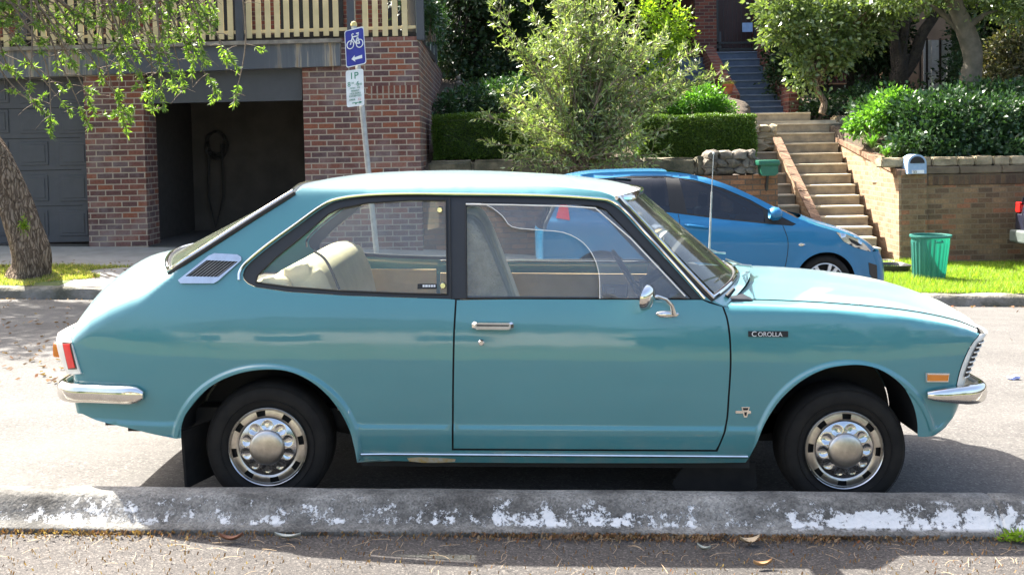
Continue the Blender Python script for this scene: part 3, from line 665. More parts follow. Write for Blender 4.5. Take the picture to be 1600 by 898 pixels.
        def hq(px, py, off):
            u, z = car.T(px, py, .64); return Vector((u, -sgm*(sidew(u, z)+off), z))
        def plate(nm_, q, off, mt):
            n_ = 6; g_ = []
            for i in range(n_+1):
                t = i/n_; a_ = np.array(q[0])*(1-t)+np.array(q[3])*t; b_ = np.array(q[1])*(1-t)+np.array(q[2])*t; g_.append([hq(*(a_*(1-s_)+b_*s_), off) for s_ in np.linspace(0, 1, 6)])
            m_ = MB(); m_.grid(g_); e_ = [g_[0], [p+Vector((0, sgm*.01, 0)) for p in g_[0]]]; m_.grid(e_); m_.grid([g_[-1], [p+Vector((0, sgm*.01, 0)) for p in g_[-1]]]); m_.grid([[r[0] for r in g_], [r[0]+Vector((0, sgm*.01, 0)) for r in g_]]); m_.grid([[r[-1] for r in g_], [r[-1]+Vector((0, sgm*.01, 0)) for r in g_]]); m_.build(nm_, mt, o, world=False, smooth=40)
        plate('lens_border', [(95, 535), (112.5, 534.5), (124.5, 574), (106, 577)], .0035, MAT['seatdark']); plate('red_lens', [(97, 537.5), (111, 536.5), (122, 571.5), (107.5, 575)], .007, MAT['red'])
        am = MB(); am.box((-2.150, -sgm*.575, .60), (-2.11, -sgm*.38, .665), .012); am.build('amber_lens', MAT['amber'], o, world=False, smooth=True)
    # bumpers
    sec = []
    for k in range(16):
        a = 2*math.pi*k/16; c, s_ = math.cos(a), math.sin(a); sec.append((.030*math.copysign(abs(c)**.8, c) if c > 0 else .012*c, .040*math.copysign(abs(s_)**.75, s_)))
    def bumper(name, u_end, u_out, z0, z1, tip):
        sg = 1 if u_out > 0 else -1; path = []
        N_ = 22; uc = u_out-sg*.13; ws = lambda u: wprof(.45)-(.062*((u-1.05)/.65)**2.2 if u > 1.05 else 0)-(.095*((-u-1.25)/.82)**2 if u < -1.25 else 0)+.016
        half = [(u_end, ws(u_end)-.006)]
        for k in range(1, 6): u_ = u_end+(uc-u_end)*k/6; half.append((u_, ws(u_)))
        wc = ws(uc)
        for k in range(N_+1): a = k/N_*math.pi/2; half.append((uc+sg*.13*math.sin(a)**.8, .56+(wc-.56)*max(0, math.cos(a))**.8))
        half += [(u_out+sg*.012, .4), (u_out+sg*.02, .2), (u_out+sg*.022, 0)]
        half = along(half, 40); pts = [(u, -w) for u, w in half]+[(u, w) for u, w in half[::-1][1:]]; n = len(pts); L_ = len(half)
        for i, (u, y) in enumerate(pts):
            a, b = pts[max(i-1, 0)], pts[min(i+1, n-1)]; t = Vector((b[0]-a[0], b[1]-a[1])).normalized(); o = (t.y*1, -t.x*1)
            if Vector(o).dot(Vector((u-(.0), y))) < 0: o = (-o[0], -o[1])
            e = min(i, n-1-i); zz = z0+(z1-z0)*min(e/14, 1); sc = tip+(1-tip)*(min(1, e/7)**.6 if tip < .39 else math.sqrt(1-(1-min(1, e/2.6))**2))
            path.append((Vector((u, y, zz)), o, sc, .55+.45*min(1, e/3)))
        v, f = sweep(path, sec); b = MB(); b.add(v, f); return b.build(name, MAT['chrome'], rt, world=False, smooth=50)
    zr = car.T(160, 622, .77)[1]; zf = car.T(1510, 615, .7)[1]; zft = car.T(1458, 621, .77)[1]
    bumper('rear_bumper', car.T(218, 614, .77)[0], -2.085, car.T(214, 621, .77)[1], zr, .40)
    bumper('front_bumper', car.T(1455, 621, .77)[0], 1.748, zft, zf, .38)
    # mud flaps
    mf = MB(); A = [car.L(*p, .70) for p in [(284, 668), (318, 660), (322, 742), (288, 744)]]
    for sg in (1, -1):
        mb = MB(); x = -1.60; mb.prism([Vector((A[0].x+.005, -sg*.70, .33)), Vector((A[0].x+.02, -sg*.70, .09)), Vector((A[0].x+.11, -sg*.50, .10)), Vector((A[0].x+.10, -sg*.50, .33))], [Vector((A[0].x-.005, -sg*.70, .33)), Vector((A[0].x+.01, -sg*.70, .09)), Vector((A[0].x+.10, -sg*.50, .10)), Vector((A[0].x+.09, -sg*.50, .33))]); mb.build('mud_flap', MAT['tyre'], rt, world=False)
        f0 = [car.L(*p, .66) for p in [(1072, 724), (1180, 722), (1184, 762), (1165, 768), (1056, 765), (1051, 755)]]; mb = MB()
        mb.prism([Vector((p.x, -sg*.655, p.z)) for p in f0], [Vector((p.x, -sg*.645, p.z)) for p in f0]); mb.build('mud_flap', MAT['tyre'], rt, world=False)
    # aerial, wiper, cowl tray
    mb = MB(); a = car.L(1108, 402, -.60); b = car.L(1112, 300, -.60); c = car.L(1115, 240, -.60)
    mb.tube([a-Vector((0, 0, .03)), a, b], [.011, .006, .0045], 8); mb.tube([b, c], [.0028, .002], 6); mb.lathe([(.001, -.008), (.006, -.003), (.006, .003), (.001, .008)], c, 'Z', 10); mb.build('aerial', MAT['steel'], rt, world=False, smooth=True)
    for y0 in (-.28, .28):
        mb = MB(); mb.tube([Vector((.90, y0+.15, .955)), Vector((.80, y0+.02, .975)), Vector((.74, y0-.18, .995))], [.007, .005, .004], 6); mb.tube([Vector((.85, y0+.12, .965)), Vector((.70, y0-.24, 1.03))], .004, 5); mb.build('wiper', MAT['steel'], rt, world=False)
    mb = MB(); P = [Vector((.80, -.62, .892)), Vector((.98, -.60, .905)), Vector((.985, .60, .905)), Vector((.80, .62, .892))]; 
    mb = MB(); mb.tube([car.SP(1140, 470, -.03)+Vector((0, .02, .01)), car.SP(1152, 462, -.04)+Vector((0, .02, .02))], [.011, .008], 8); mb.build('washer_nozzle', MAT['black'], rt, world=False)
    # rust patch with filler on the sill
    mb = MB(); car.decal(mb, [(636, 715), (655, 713.5), (690, 715), (712, 716.5), (711, 720.5), (690, 722), (660, 722), (640, 720)], .0, .002, .002); mb.build('filler_patch', M_('primer_grey', (.42, .42, .38), .9, c2=(.42, .28, .08), sc=24, local=True), rt, world=False)
    # interior
    it = MB(); it.box((-.80, -.62, .24), (.62, .62, .27)); it.box((-1.85, -.60, .80), (-1.45, .60, .82)); it.build('cabin_floor', MAT['seatdark'], rt, world=False)
    for sg in (1, -1):
        o = MB(); o.box((-.60, -sg*.668, .32), (.60, -sg*.655, .815), .003); o.build('door_card', MAT['tan'], rt, world=False)
        q = MB(); q.box((-1.30, -sg*.655, .63), (-.62, -sg*.64, .835), .003); q.build('rear_side_panel', MAT['tan'], rt, world=False)
        h = MB(); h.box((.28, -sg*.655, .69), (.42, -sg*.635, .76), .008); h.build('inner_handle', MAT['black'], rt, world=False)
        h = MB(); h.box((.305, -sg*.634, .71), (.35, -sg*.628, .74), .002); h.build('handle_cup', MAT['steel'], rt, world=False)
        cr = MB(); cr.box((-.60, -sg*.672, .875), (.60, -sg*.652, .886), .003); cr.build('sill_bright_strip', MAT['chrome'] if sg < 0 else MAT['trim'], rt, world=False)
    def seat_back(prof, w0, w1, mat_, nm_, bev=.035):
        bm = bmesh.new(); fv = [bm.verts.new((u, w0, z)) for u, z in prof]; bv = [bm.verts.new((u, w1, z)) for u, z in prof]; n = len(prof)
        bm.faces.new(fv); bm.faces.new(bv[::-1])
        for i in range(n): bm.faces.new((fv[i], bv[i], bv[(i+1) % n], fv[(i+1) % n]))
        ed = [e for e in bm.edges if abs(e.verts[0].co.y-e.verts[1].co.y) < 1e-6]; bmesh.ops.bevel(bm, geom=ed, offset=bev, segments=4, affect='EDGES', profile=.5); bmesh.ops.recalc_face_normals(bm, faces=bm.faces)
        me = bpy.data.meshes.new(nm_); bm.to_mesh(me); bm.free(); me.polygons.foreach_set('use_smooth', [True]*len(me.polygons)); me.materials.append(mat_)
        o = bpy.data.objects.new(nm_, me); COL.objects.link(o); o.parent = rt; return o
    sp = spl([(-.10, .42), (-.13, .60), (-.20, .80), (-.27, .98), (-.34, 1.14), (-.40, 1.19), (-.46, 1.17), (-.48, 1.05), (-.47, .85), (-.42, .65), (-.32, .42)], 3)
    for sg in (1, -1):
        seat_back(sp, -sg*.53, -sg*.11, MAT['cover'] if sg > 0 else MAT['seat'], 'front_seat_back', .045)
        seat_back([(-.30, .40), (.22, .40), (.28, .50), (.22, .56), (-.30, .52)], -sg*.60, -sg*.13, MAT['seat'], 'front_seat_cushion', .03)
    rs = [(u_, z_-.055) for u_, z_ in spl([car.T(*p, .5) for p in [(396, 462), (397, 442), (404, 431), (424, 417), (440, 402), (468, 391), (492, 391), (508, 402), (518, 420), (530, 450), (545, 520)]], 3)]+[car.T(396, 520, .5)]
    seat_back(rs, -.56, .50, MAT['seat'], 'rear_seat_back', .05)
    sq = MB(); lineA = [car.T(*p, .50) for p in [(430, 440), (445, 430), (470, 428), (490, 447), (500, 470)]]
    seat_back(spl([car.T(*p, .55) for p in [(400, 452), (405, 437), (425, 430), (448, 431), (458, 445), (460, 470)]], 3), -.62, -.54, MAT['seat'], 'side_bolster', .02)
    pp = MB(); pp.tube([Vector((u, -.557, z)) for u, z in spl([car.T(*p, .557) for p in [(405, 438), (425, 431.5), (446, 434), (458, 448)]], 3)], .005, 6)
    pp.tube([Vector((u, -.552, z)) for u, z in spl([car.T(*p, .552) for p in [(490, 392), (506, 403), (517, 421), (530, 452)]], 3)], .006, 6); pp.build('seat_piping', MAT['seatdark'], rt, world=False)
    seat_back([(-.95, .38), (-.62, .38), (-.58, .46), (-.62, .54), (-.95, .56)], -.58, .58, MAT['seat'], 'rear_seat_cushion', .03)
    ds = MB(); ds.box((.52, -.64, .62), (.80, .64, .885), .03); ds.box((.44, -.60, .80), (.60, -.16, .90), .03); ds.build('dashboard', MAT['trim'], rt, world=False, smooth=True)
    swp = MB(); c = Vector((.335, -.36, .885)); A = Matrix.Rotation(R(-32), 3, 'Y'); n = 40
    swp.tube([c+A @ Vector((0, .185*math.cos(2*math.pi*k/n), .185*math.sin(2*math.pi*k/n))) for k in range(n+1)], .0085, 8, False)
    swp.tube([c+A @ Vector((0, .185, 0)), c+A @ Vector((.03, 0, 0)), c+A @ Vector((0, -.185, 0))], .009, 6); swp.tube([c+A @ Vector((.03, 0, 0)), c+A @ Vector((.3, 0, 0))], .022, 8)
    swp.build('steering_wheel', MAT['black'], rt, world=False, smooth=True)
    mr = MB(); mr.box((.28, -.11, 1.16), (.30, .11, 1.21), .008); mr.tube([(.30, 0, 1.2), (.36, 0, 1.27)], .006, 6); mr.build('rear_view_mirror', MAT['trim'], rt, world=False)
    # wheels
    def wheel(uc, sg, rot):
        w = empty('wheel', (uc, -sg*.70, HZ)); w.parent = rt; w.rotation_euler = (0, R(rot), 0 if sg > 0 else math.pi)
        def part(nm_, mb, mt, sm=True, par=None):
            return mb.build(nm_, mt, par or w, world=False, smooth=sm)
        t = MB(); t.lathe([(.150, .02), (.165, .004), (.185, -.006), (.215, -.010), (.238, -.004), (.252, .008), (.260, .024), (.262, .05), (.262, .11), (.258, .14), (.245, .155), (.16, .15)], (0, 0, 0), 'Y', 72)
        for rr in (.192, .247): t.lathe([(rr-.0015, -.008), (rr, -.0115 if rr < .2 else -.006), (rr+.0015, -.008)], (0, 0, 0), 'Y', 72)
        part('tyre', t, MAT['tyre'], 50)
        h = MB(); h.lathe([(.168, .012), (.1665, -.002), (.162, -.008), (.158, -.004), (.155, .002)], (0, 0, 0), 'Y', 64)            # rolled rim
        part('rim', h, MAT['hubbright'], 40)
        d = MB(); d.lathe([(.160, .02), (.09, .022), (.001, .022)], (0, 0, 0), 'Y', 40); part('rim_well', d, MAT['black'])
        # slotted ring
        r_ = MB(); n = 96; slots = [k*45+12 for k in range(8)]; prof = [(.156, .003), (.150, -.004), (.138, -.006), (.128, -.006), (.120, -.003), (.113, .004)]
        vs = []
        for rr, hh in prof:
            for k in range(n): a = 2*math.pi*k/n; vs.append((rr*math.cos(a), hh, rr*math.sin(a)))
        fs = []
        for i in range(len(prof)-1):
            for k in range(n):
                ang = (k+.5)*360/n
                if i in (1, 2) and any(abs((ang-s_+180) % 360-180) < 8.0 for s_ in slots): continue
                fs.append((i*n+k, i*n+(k+1) % n, (i+1)*n+(k+1) % n, (i+1)*n+k))
        r_.add(vs, fs); part('slotted_ring', r_, MAT['hub'], 30)
        # inner plate with ten scallops
        m2 = MB(); nr, na = 14, 120; P = []
        for i in range(nr+1):
            rr = .118-(.118-.064)*i/nr; row = []
            for k in range(na+1):
                a = 2*math.pi*k/na; hh = -.004-.012*math.sin(min(1, i/nr*1.3)*math.pi/2)
                ph = (a*10/(2*math.pi)) % 1-.5; dx = ph*2*math.pi/10*.090; dy = rr-.088; q = 1-(dx*dx+dy*dy)/(.0205**2)
                if q > 0: hh += .008*math.sqrt(q)
                row.append(Vector((rr*math.cos(a), hh, rr*math.sin(a))))
            P.append(row)
        m2.grid(P); part('scalloped_plate', m2, MAT['hubbright'], 'all')
        c_ = MB(); c_.lathe([(.073, .0), (.073, -.018), (.069, -.026), (.058, -.031), (.03, -.035), (.001, -.036)], (0, 0, 0), 'Y', 48); part('centre_cap', c_, MAT['hub'], 45)
        return w
    wheel(RA, 1, 0); wheel(FA, 1, 14); wheel(RA, -1, 5); wheel(FA, -1, 30)
    ax = MB(); ax.tube([(RA, -.6, HZ), (RA, .6, HZ)], .04, 10); ax.tube([(FA, -.6, HZ), (FA, .6, HZ)], .03, 10); ax.build('axle', MAT['black'], rt, world=False)
    return car
teal = build_teal()
# ------------------------------------------------------------ ground, road, kerbs
SS = .027
_pr = hermite([-60, 2.9, 5.6, 8, 10.95, 12.3, 12.9, 14], [0, 0, 0, -.10, -.31, -.44, -.53, -.56])
def road_z(x, Y): return _pr(Y)-SS*x
def far_z(x, Y):                                     # verge between far kerb and garage / garden walls
    t = sstep(-2.5, 2.5, x); e = -.17*(1-t)-.36*t; f = min(max((Y-13.05)/3.15, 0), 1)
    return -.385+(e+.385)*f-SS*x
def sheet(name, x0, x1, y0, y1, nx, ny, zf, m, kind='structure', dz=0):
    P = [[Vector((x0+(x1-x0)*i/nx, y0+(y1-y0)*j/ny, zf(x0+(x1-x0)*i/nx, y0+(y1-y0)*j/ny)+dz)) for j in range(ny+1)] for i in range(nx+1)]
    o = MB().grid(P).build(name, m, smooth='all', fix=False); tag(o, kind=kind)
    if o.data.polygons[0].normal.z < 0: o.data.flip_normals()
    return o
g = sheet('ground', -200, 200, -150, 250, 8, 8, lambda x, y: -1.35-SS*x, MAT['soil'])
sheet('road', -45, 45, 3.80, 12.95, 90, 40, lambda x, y: road_z(x, y), MAT['asphalt'])
sheet('footpath', -45, 45, -2.0, 3.71, 20, 4, lambda x, y: .03-SS*x, MAT['path_asphalt'])
sheet('near_verge', -45, 45, -16, -2.0, 20, 4, lambda x, y: .03-SS*x+.02*(-2-y), MAT['grass_base'])
def kerb_paint():
    m, nt, b = nm('kerb_peeling_paint'); b.inputs['Roughness'].default_value = .9; p = pos(nt); sx = nd(nt, 'ShaderNodeSeparateXYZ'); nt.links.new(p, sx.inputs[0])
    base = ramp(nt, noise(nt, 2.4, det=8, rough=.7, stretch=(1, 1, 2.5)), [(.34, (.045, .042, .036)), (.47, (.13, .124, .11)), (.64, (.27, .26, .232))])
    vor = nd(nt, 'ShaderNodeTexVoronoi'); vor.inputs['Scale'].default_value = 160; nt.links.new(p, vor.inputs['Vector']); gs = nd(nt, 'ShaderNodeSeparateColor'); nt.links.new(vor.outputs['Color'], gs.inputs[0])
    base = mixc(nt, 1.0, base, ramp(nt, gs.outputs[0], [(0, .6), (.6, 1.0), (1, 1.25)]), 'MULTIPLY')
    h = mth(nt, 'ADD', sx.outputs[2], mth(nt, 'MULTIPLY', sx.outputs[0], SS))          # height above the path
    mask = mth(nt, 'ADD', noise(nt, 13, det=9, rough=.82), mth(nt, 'ADD', mth(nt, 'MULTIPLY', noise(nt, 2.0, det=2), .28), .135))
    grad = ramp(nt, mth(nt, 'DIVIDE', mth(nt, 'ADD', sx.outputs[0], 2.2), 4.4), [(0, .115), (.12, .115), (.3, .115), (.55, .12), (.75, .135), (1, .145)])
    hz = ramp(nt, mth(nt, 'DIVIDE', h, .16), [(.30, -.0), (.42, .1), (.62, .075), (.80, .02), (.92, 0)])
    low = ramp(nt, mth(nt, 'DIVIDE', h, .16), [(.34, 0), (.40, 1), (.86, 1), (.93, 0)])
    f = mth(nt, 'ADD', mask, mth(nt, 'ADD', grad, hz)); pm = mth(nt, 'MULTIPLY', ramp(nt, f, [(.992, 0), (.998, 1)]), low)
    c = mixc(nt, pm, base, (.60, .60, .58)); moss = mth(nt, 'MULTIPLY', ramp(nt, mth(nt, 'DIVIDE', h, .16), [(.2, 1), (.34, 0)]), ramp(nt, noise(nt, 5, det=6), [(.35, .3), (.6, 1)]))
    c = mixc(nt, moss, c, (.055, .05, .035)); nt.links.new(c, b.inputs['Base Color'])
    bump(nt, b, mth(nt, 'ADD', mth(nt, 'MULTIPLY', pm, .5), noise(nt, 60, det=8)), .8, .006); return m
kp = [(3.90, -.04), (3.895, .135), (3.885, .148), (3.865, .153), (3.82, .153), (3.80, .149), (3.785, .138), (3.755, .095), (3.735, .066), (3.722, .058), (3.705, .052), (3.698, .044), (3.696, -.02)]
MATK = kerb_paint()
cuts = [-45, -9.5, -4.2, 1.85, 8, 45]
rows = []
for a, b in zip(cuts[:-1], cuts[1:]):
    xs = [a+.004]+list(np.linspace(a+.012, b-.012, max(2, int((b-a)/.12))))+[b-.004]
    for i, x in enumerate(xs):
        e = i in (0, len(xs)-1); nzv = [math.sin(x*9.1+k*1.7)*.0011+math.sin(x*23+k)*.0008 for k in range(len(kp))]
        rows.append([Vector((x, y+(.006 if e else 0)*(-1 if k < 3 else 1)+nzv[k], (z-(.006 if e and k > 0 else 0))-SS*x+nzv[-k-1])) for k, (y, z) in enumerate(kp)])
o = MB().grid(rows).build('kerb', MATK, smooth=40); tag(o, kind='structure')
fk = [(12.88, -.60), (12.90, -.43), (12.93, -.395), (12.97, -.382), (13.10, -.380), (13.11, -.6)]
xs = np.linspace(-45, 45, 300)
MATF = M_('worn_kerb_stone', (.20, .185, .16), .9, c2=(.08, .075, .05), sc=3, bs=1, bsc=14, bd=.03)
def drop(x): return 0
o = MB().grid([[Vector((x, y+math.sin(x*3.1+k)*.012, z-SS*x+.010*math.sin(x*5+k*2)+.008*math.sin(x*13.7))) for k, (y, z) in enumerate(fk)] for x in xs]).build('far_kerb', MATF, smooth=40); tag(o, kind='structure')
sheet('driveway', -40, 40, 13.09, 16.9, 80, 12, far_z, MAT['conc'])
lawn_l = sheet('lawn', -12, W(118, 430, 13.6).x, 13.095, 14.35, 12, 8, far_z, MAT['grass_base'], dz=.006)
lawn_r = sheet('lawn', W(1330, 440, 13.6).x, 16, 13.095, 16.6, 16, 8, far_z, MAT['grass_base'], dz=.006)

# grass blades (nobody could count them)
def blades(name, regions, n, h, m, pale=.0):
    out = []
    for (x0, x1, y0, y1, fn, dens) in regions:
        k = int(n*dens); x = rng.uniform(x0, x1, k); y = rng.uniform(y0, y1, k)
        keep = np.array([fn(a, b) for a, b in zip(x, y)]); x, y = x[keep], y[keep]; k = len(x)
        z = np.array([far_z(a, b) for a, b in zip(x, y)]); hh = h*rng.uniform(.4, 1.3, k)*(1+.35*np.sin(x*3.1)*np.sin(y*4.3)); a = rng.uniform(0, 6.28, k); l = rng.uniform(.15, .8, k)*hh; w = rng.uniform(.003, .006, k)
        b0 = np.stack([x-w*np.sin(a), y+w*np.cos(a), z], 1); b1 = np.stack([x+w*np.sin(a), y-w*np.cos(a), z], 1); t = np.stack([x+l*np.cos(a), y+l*np.sin(a), z+hh], 1)
        out.append(np.stack([b0, b1, t], 1))
    o = fastmesh(name, np.concatenate(out), 3, m); tag(o, kind='stuff'); return o
MAT['grass'] = leaf_mat('grass_blade', [(.10, .19, .015), (.16, .27, .02), (.22, .33, .035), (.30, .30, .09)], .5, .5, .3)
MAT['grassdry'] = leaf_mat('dry_grass_blade', [(.12, .20, .02), (.22, .28, .04), (.42, .36, .16), (.5, .42, .22)], .45, .6, .3)
xl = W(118, 430, 13.6).x
gl = blades('grass', [(-8.5, xl+.45, 13.09, 14.5, lambda x, y: x < xl+.25*math.sin(y*7)+.35*(y-13.6), 1)], 26000, .05, MAT['grassdry']); tag(gl, 'short patchy green and straw grass around the leaning tree trunk', 'grass')
xr = W(1330, 440, 13.6).x
gr = blades('grass', [(xr, 9.6, 13.09, 16.5, lambda x, y: y < 16.35+.08*math.sin(x*5), 1)], 90000, .075, MAT['grass']); tag(gr, 'bright green lawn grass strip between far kerb and brown brick wall', 'grass')

# ------------------------------------------------------------ garage with deck
def wbox(mb, p0, p1, Y, depth, bev=0):              # a box whose front face spans two pixels at distance Y
    a, b = W(p0[0], p0[1], Y), W(p1[0], p1[1], Y); mb.box((a.x, Y, a.z), (b.x, Y+depth, b.z), bev); return mb
YG = 16.2
gb = empty('garage_building', W(300, 380, YG)); tag(gb, 'red brick double garage under the deck with one open dark bay', 'building')
wbox(MB(), (129, 100), (232, 392), YG, .55).build('brick_pillar', MAT['brick'], gb)
A = W(472, 104, YG); B = W(661, 400, YG); C = W(661, 57, YG)
mb = MB(); mb.box((A.x, YG, B.z), (B.x, YG+.35, A.z)); mb.build('front_wall', MAT['brick'], gb)
mb = MB(); mb.box((W(532, 57, YG).x, YG+.001, A.z), (B.x, YG+.35, C.z)); mb.build('front_wall', MAT['brick'], gb)
D = W(693, 200, 24); zt = C.z; x1 = W(1, 1, 1).x
mb = MB(); top = [Vector((B.x-.002, YG+.002, C.z)), Vector((D.x, 24, C.z+.05))]
mb.prism([Vector((B.x-.002, YG+.353, -1)), Vector((B.x-.002, YG+.353, C.z)), Vector((D.x, 24, C.z)), Vector((D.x, 24, -1))], [Vector((B.x-.3, YG+.353, -1)), Vector((B.x-.3, YG+.353, C.z)), Vector((D.x-.3, 24, C.z)), Vector((D.x-.3, 24, -1))])
mb.build('side_wall', MAT['brick'], gb)
sd = MB()                                            # soldier course of upright bricks
z0, z1 = W(600, 154, YG).z, W(600, 143, YG).z; xa = W(575, 150, YG).x
MAT['soldier'] = brick_mat('upright_brick', [(.16, .06, .04), (.12, .045, .036), (.19, .07, .045)], (.36, .29, .22), bw=.093, bh=.6, ms=.012, off=0)
sd.box((xa, YG-.006, z0), (B.x+.004, YG+.02, z1+.09)); sd.build('soldier_course', MAT['soldier'], gb)
bmx = MB()
b0, b1 = W(-700, 78, YG-.12), W(531, 74, YG-.12)
l0, l1, r0, r1 = W(-700, 96, YG-.12), W(-700, 148, YG-.12), W(531, 64, YG-.12), W(531, 103, YG-.12)
bmx.prism([l0, l1, r1, r0], [v+Vector((0, .4, 0)) for v in (l0, l1, r1, r0)]); bmx.build('deck_beam', MAT['streak'], gb)
led = MB(); q = [W(-700, 92, YG-.2), W(-700, 98, YG-.2), W(532, 66, YG-.2), W(532, 60, YG-.2)]; led.prism(q, [v+Vector((0, 1.2, 0)) for v in q]); led.build('deck_edge', M_('weathered_timber_edge', (.30, .27, .22), .9, c2=(.14, .12, .10), sc=5, bs=.6, bsc=30), gb)
hp = MB(); q = [W(232, 104, YG+.1), W(232, 162, YG+.1), W(472, 157, YG+.1), W(472, 100, YG+.1)]; hp.prism(q, [v+Vector((0, .06, 0)) for v in q]); hp.build('header_panel', MAT['greypaint'], gb)
inn = MB(); xa, xb = W(-700, 1, YG).x, W(472, 1, YG).x
fz = far_z(-6, YG)
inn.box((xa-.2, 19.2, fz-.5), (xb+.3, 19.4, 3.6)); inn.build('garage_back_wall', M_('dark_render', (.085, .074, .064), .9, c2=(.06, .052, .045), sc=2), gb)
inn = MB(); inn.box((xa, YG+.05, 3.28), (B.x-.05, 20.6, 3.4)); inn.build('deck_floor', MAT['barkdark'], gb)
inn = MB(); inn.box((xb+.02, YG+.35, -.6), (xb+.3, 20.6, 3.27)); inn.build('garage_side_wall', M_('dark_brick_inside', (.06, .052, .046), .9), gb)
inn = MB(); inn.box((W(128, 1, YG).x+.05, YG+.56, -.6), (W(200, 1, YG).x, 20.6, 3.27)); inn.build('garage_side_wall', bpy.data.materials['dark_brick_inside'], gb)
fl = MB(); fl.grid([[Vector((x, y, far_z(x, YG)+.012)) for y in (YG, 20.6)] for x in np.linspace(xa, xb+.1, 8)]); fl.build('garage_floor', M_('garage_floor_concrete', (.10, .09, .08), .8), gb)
# hose reel on the back wall
hr = MB(); c = W(338, 225, 19.1); n = 36
for rr, dz in ((.24, 0), (.21, .02), (.26, -.03)): hr.tube([c+Vector((rr*.8*math.cos(2*math.pi*k/n), -.04*math.sin(k), dz+rr*math.sin(2*math.pi*k/n))) for k in range(n+1)], .022, 6, False)
hr.tube([c+Vector((-.15, 0, 0)), c+Vector((-.17, -.05, -1.0)), c+Vector((-.05, -.05, -1.6)), c+Vector((.12, -.05, -1.0)), c+Vector((.1, 0, 0))], .02, 6)
o = hr.build('garden_hose', M_('dark_hose', (.03, .028, .026), .7), smooth=True); tag(o, 'black coiled hose hanging at the back of the open garage bay', 'hose')
# panelled roller door
dr = MB(); P0, P1 = W(-420, 118, YG+.18), W(142, 380, YG+.18); zb = W(60, 379, YG+.18).z; zt_ = W(60, 116, YG+.18).z
dr.box((P0.x, YG+.2, zb), (P1.x, YG+.26, zt_)); dd = dr.build('panelled_garage_door', MAT['greypaint'], gb)
rowsY = [(118, 165), (168, 212), (218, 262), (270, 318), (325, 372)]
for (ya, yb) in rowsY:
    for k in range(-5, 2):
        xa_ = 22+62*k+8; xb_ = xa_+46
        a, b = W(xa_, ya+4, YG+.19), W(xb_, yb-4, YG+.19); mb = MB(); mb.box((a.x, YG+.186, b.z), (b.x, YG+.201, a.z), .007); m2 = MB()
        mb.box((a.x+.05, YG+.178, b.z+.05), (b.x-.05, YG+.19, a.z-.05), .006); mb.build('door_panel', MAT['greypaint'], dd)
for (ya, yb) in rowsY[:-1]:
    a = W(-300, yb+3, YG+.19); b = W(129, yb+3, YG+.19); mb = MB(); mb.box((P0.x, YG+.1965, b.z-.006), (P1.x-.12, YG+.203, b.z+.006)); mb.build('door_rail', MAT['black'], dd)
# upper storey behind the deck
up = empty('upper_house', (-6, 19.4, 3.3)); tag(up, 'shaded brick house wall behind the deck fence', 'house')
mb = MB(); mb.box((-20, 19.4, 3.3), (-2.4, 19.8, 5.5)); mb.build('wall', MAT['housebrick'], up)
for a, b in ((-9.5, -8.0), (-6.4, -5.0), (-4.4, -3.2)):
    mb = MB(); mb.box((a, 19.34, 3.6), (b, 19.41, 5.3)); w_ = mb.build('window', MAT['black'], up)
    mb = MB(); mb.box((a-.06, 19.32, 5.3), (b+.06, 19.40, 5.36)); mb.box((a-.06, 19.32, 3.54), (b+.06, 19.40, 3.6)); mb.build('window_frame', MAT['cream'], w_)
mb = MB(); mb.box((-20, 18.8, 5.5), (-2.3, 20, 5.62)); mb.build('roof', MAT['greypaint'], up)
# picket fence
pf = empty('picket_fence', W(300, 62, YG+.0)); tag(pf, 'cream picket fence with dark grey posts along the garage deck', 'fence')
def fence_bot(px): return 74-18*px/520 if px < 520 else 57
pk = []
px = -330.
while px < 648:
    if not any(abs(px+4.5-c_) < 9 for c_ in (33, 205, 375, 549, 657)): pk.append(px)
    px += 14.6 if px < 440 else 15.4
ms = MB()
for p in pk:
    a = W(p, fence_bot(p), YG+.02); b = W(p+8.6, fence_bot(p), YG+.02); ms.box((a.x, YG+.02, a.z+random.uniform(-.006, .006)), (b.x, YG+.042, a.z+1.05), .003)
ms.build('picket_row', MAT['cream'], pf)
rl = MB()
for dz in (.13, .85):
    a, b = W(-330, 80, YG+.05), W(650, 57, YG+.05); za, zb = W(-330, fence_bot(-330), YG).z+dz, W(650, 57, YG).z+dz
    rl2 = MB(); rl2.prism([Vector((a.x, YG+.044, za)), Vector((a.x, YG+.044, za+.05)), Vector((b.x, YG+.044, zb+.05)), Vector((b.x, YG+.044, zb))], [Vector((a.x, YG+.09, za)), Vector((a.x, YG+.09, za+.05)), Vector((b.x, YG+.09, zb+.05)), Vector((b.x, YG+.09, zb))]); rl2.build('rail', MAT['cream'], pf)
for c_ in (33, 205, 375, 549, 657):
    y_ = fence_bot(c_)+6; a = W(c_-6, y_, YG-.01); b = W(c_+6, y_, YG-.01); mb = MB(); mb.box((a.x, YG-.03, a.z), (b.x, YG+.09, a.z+1.3), .006); mb.build('post', MAT['greypaint'], pf)
sf = empty('side_fence', (B.x+.0, YG+.5, C.z)); tag(sf, 'cream panel fence with grey posts on top of the brick side wall', 'fence')
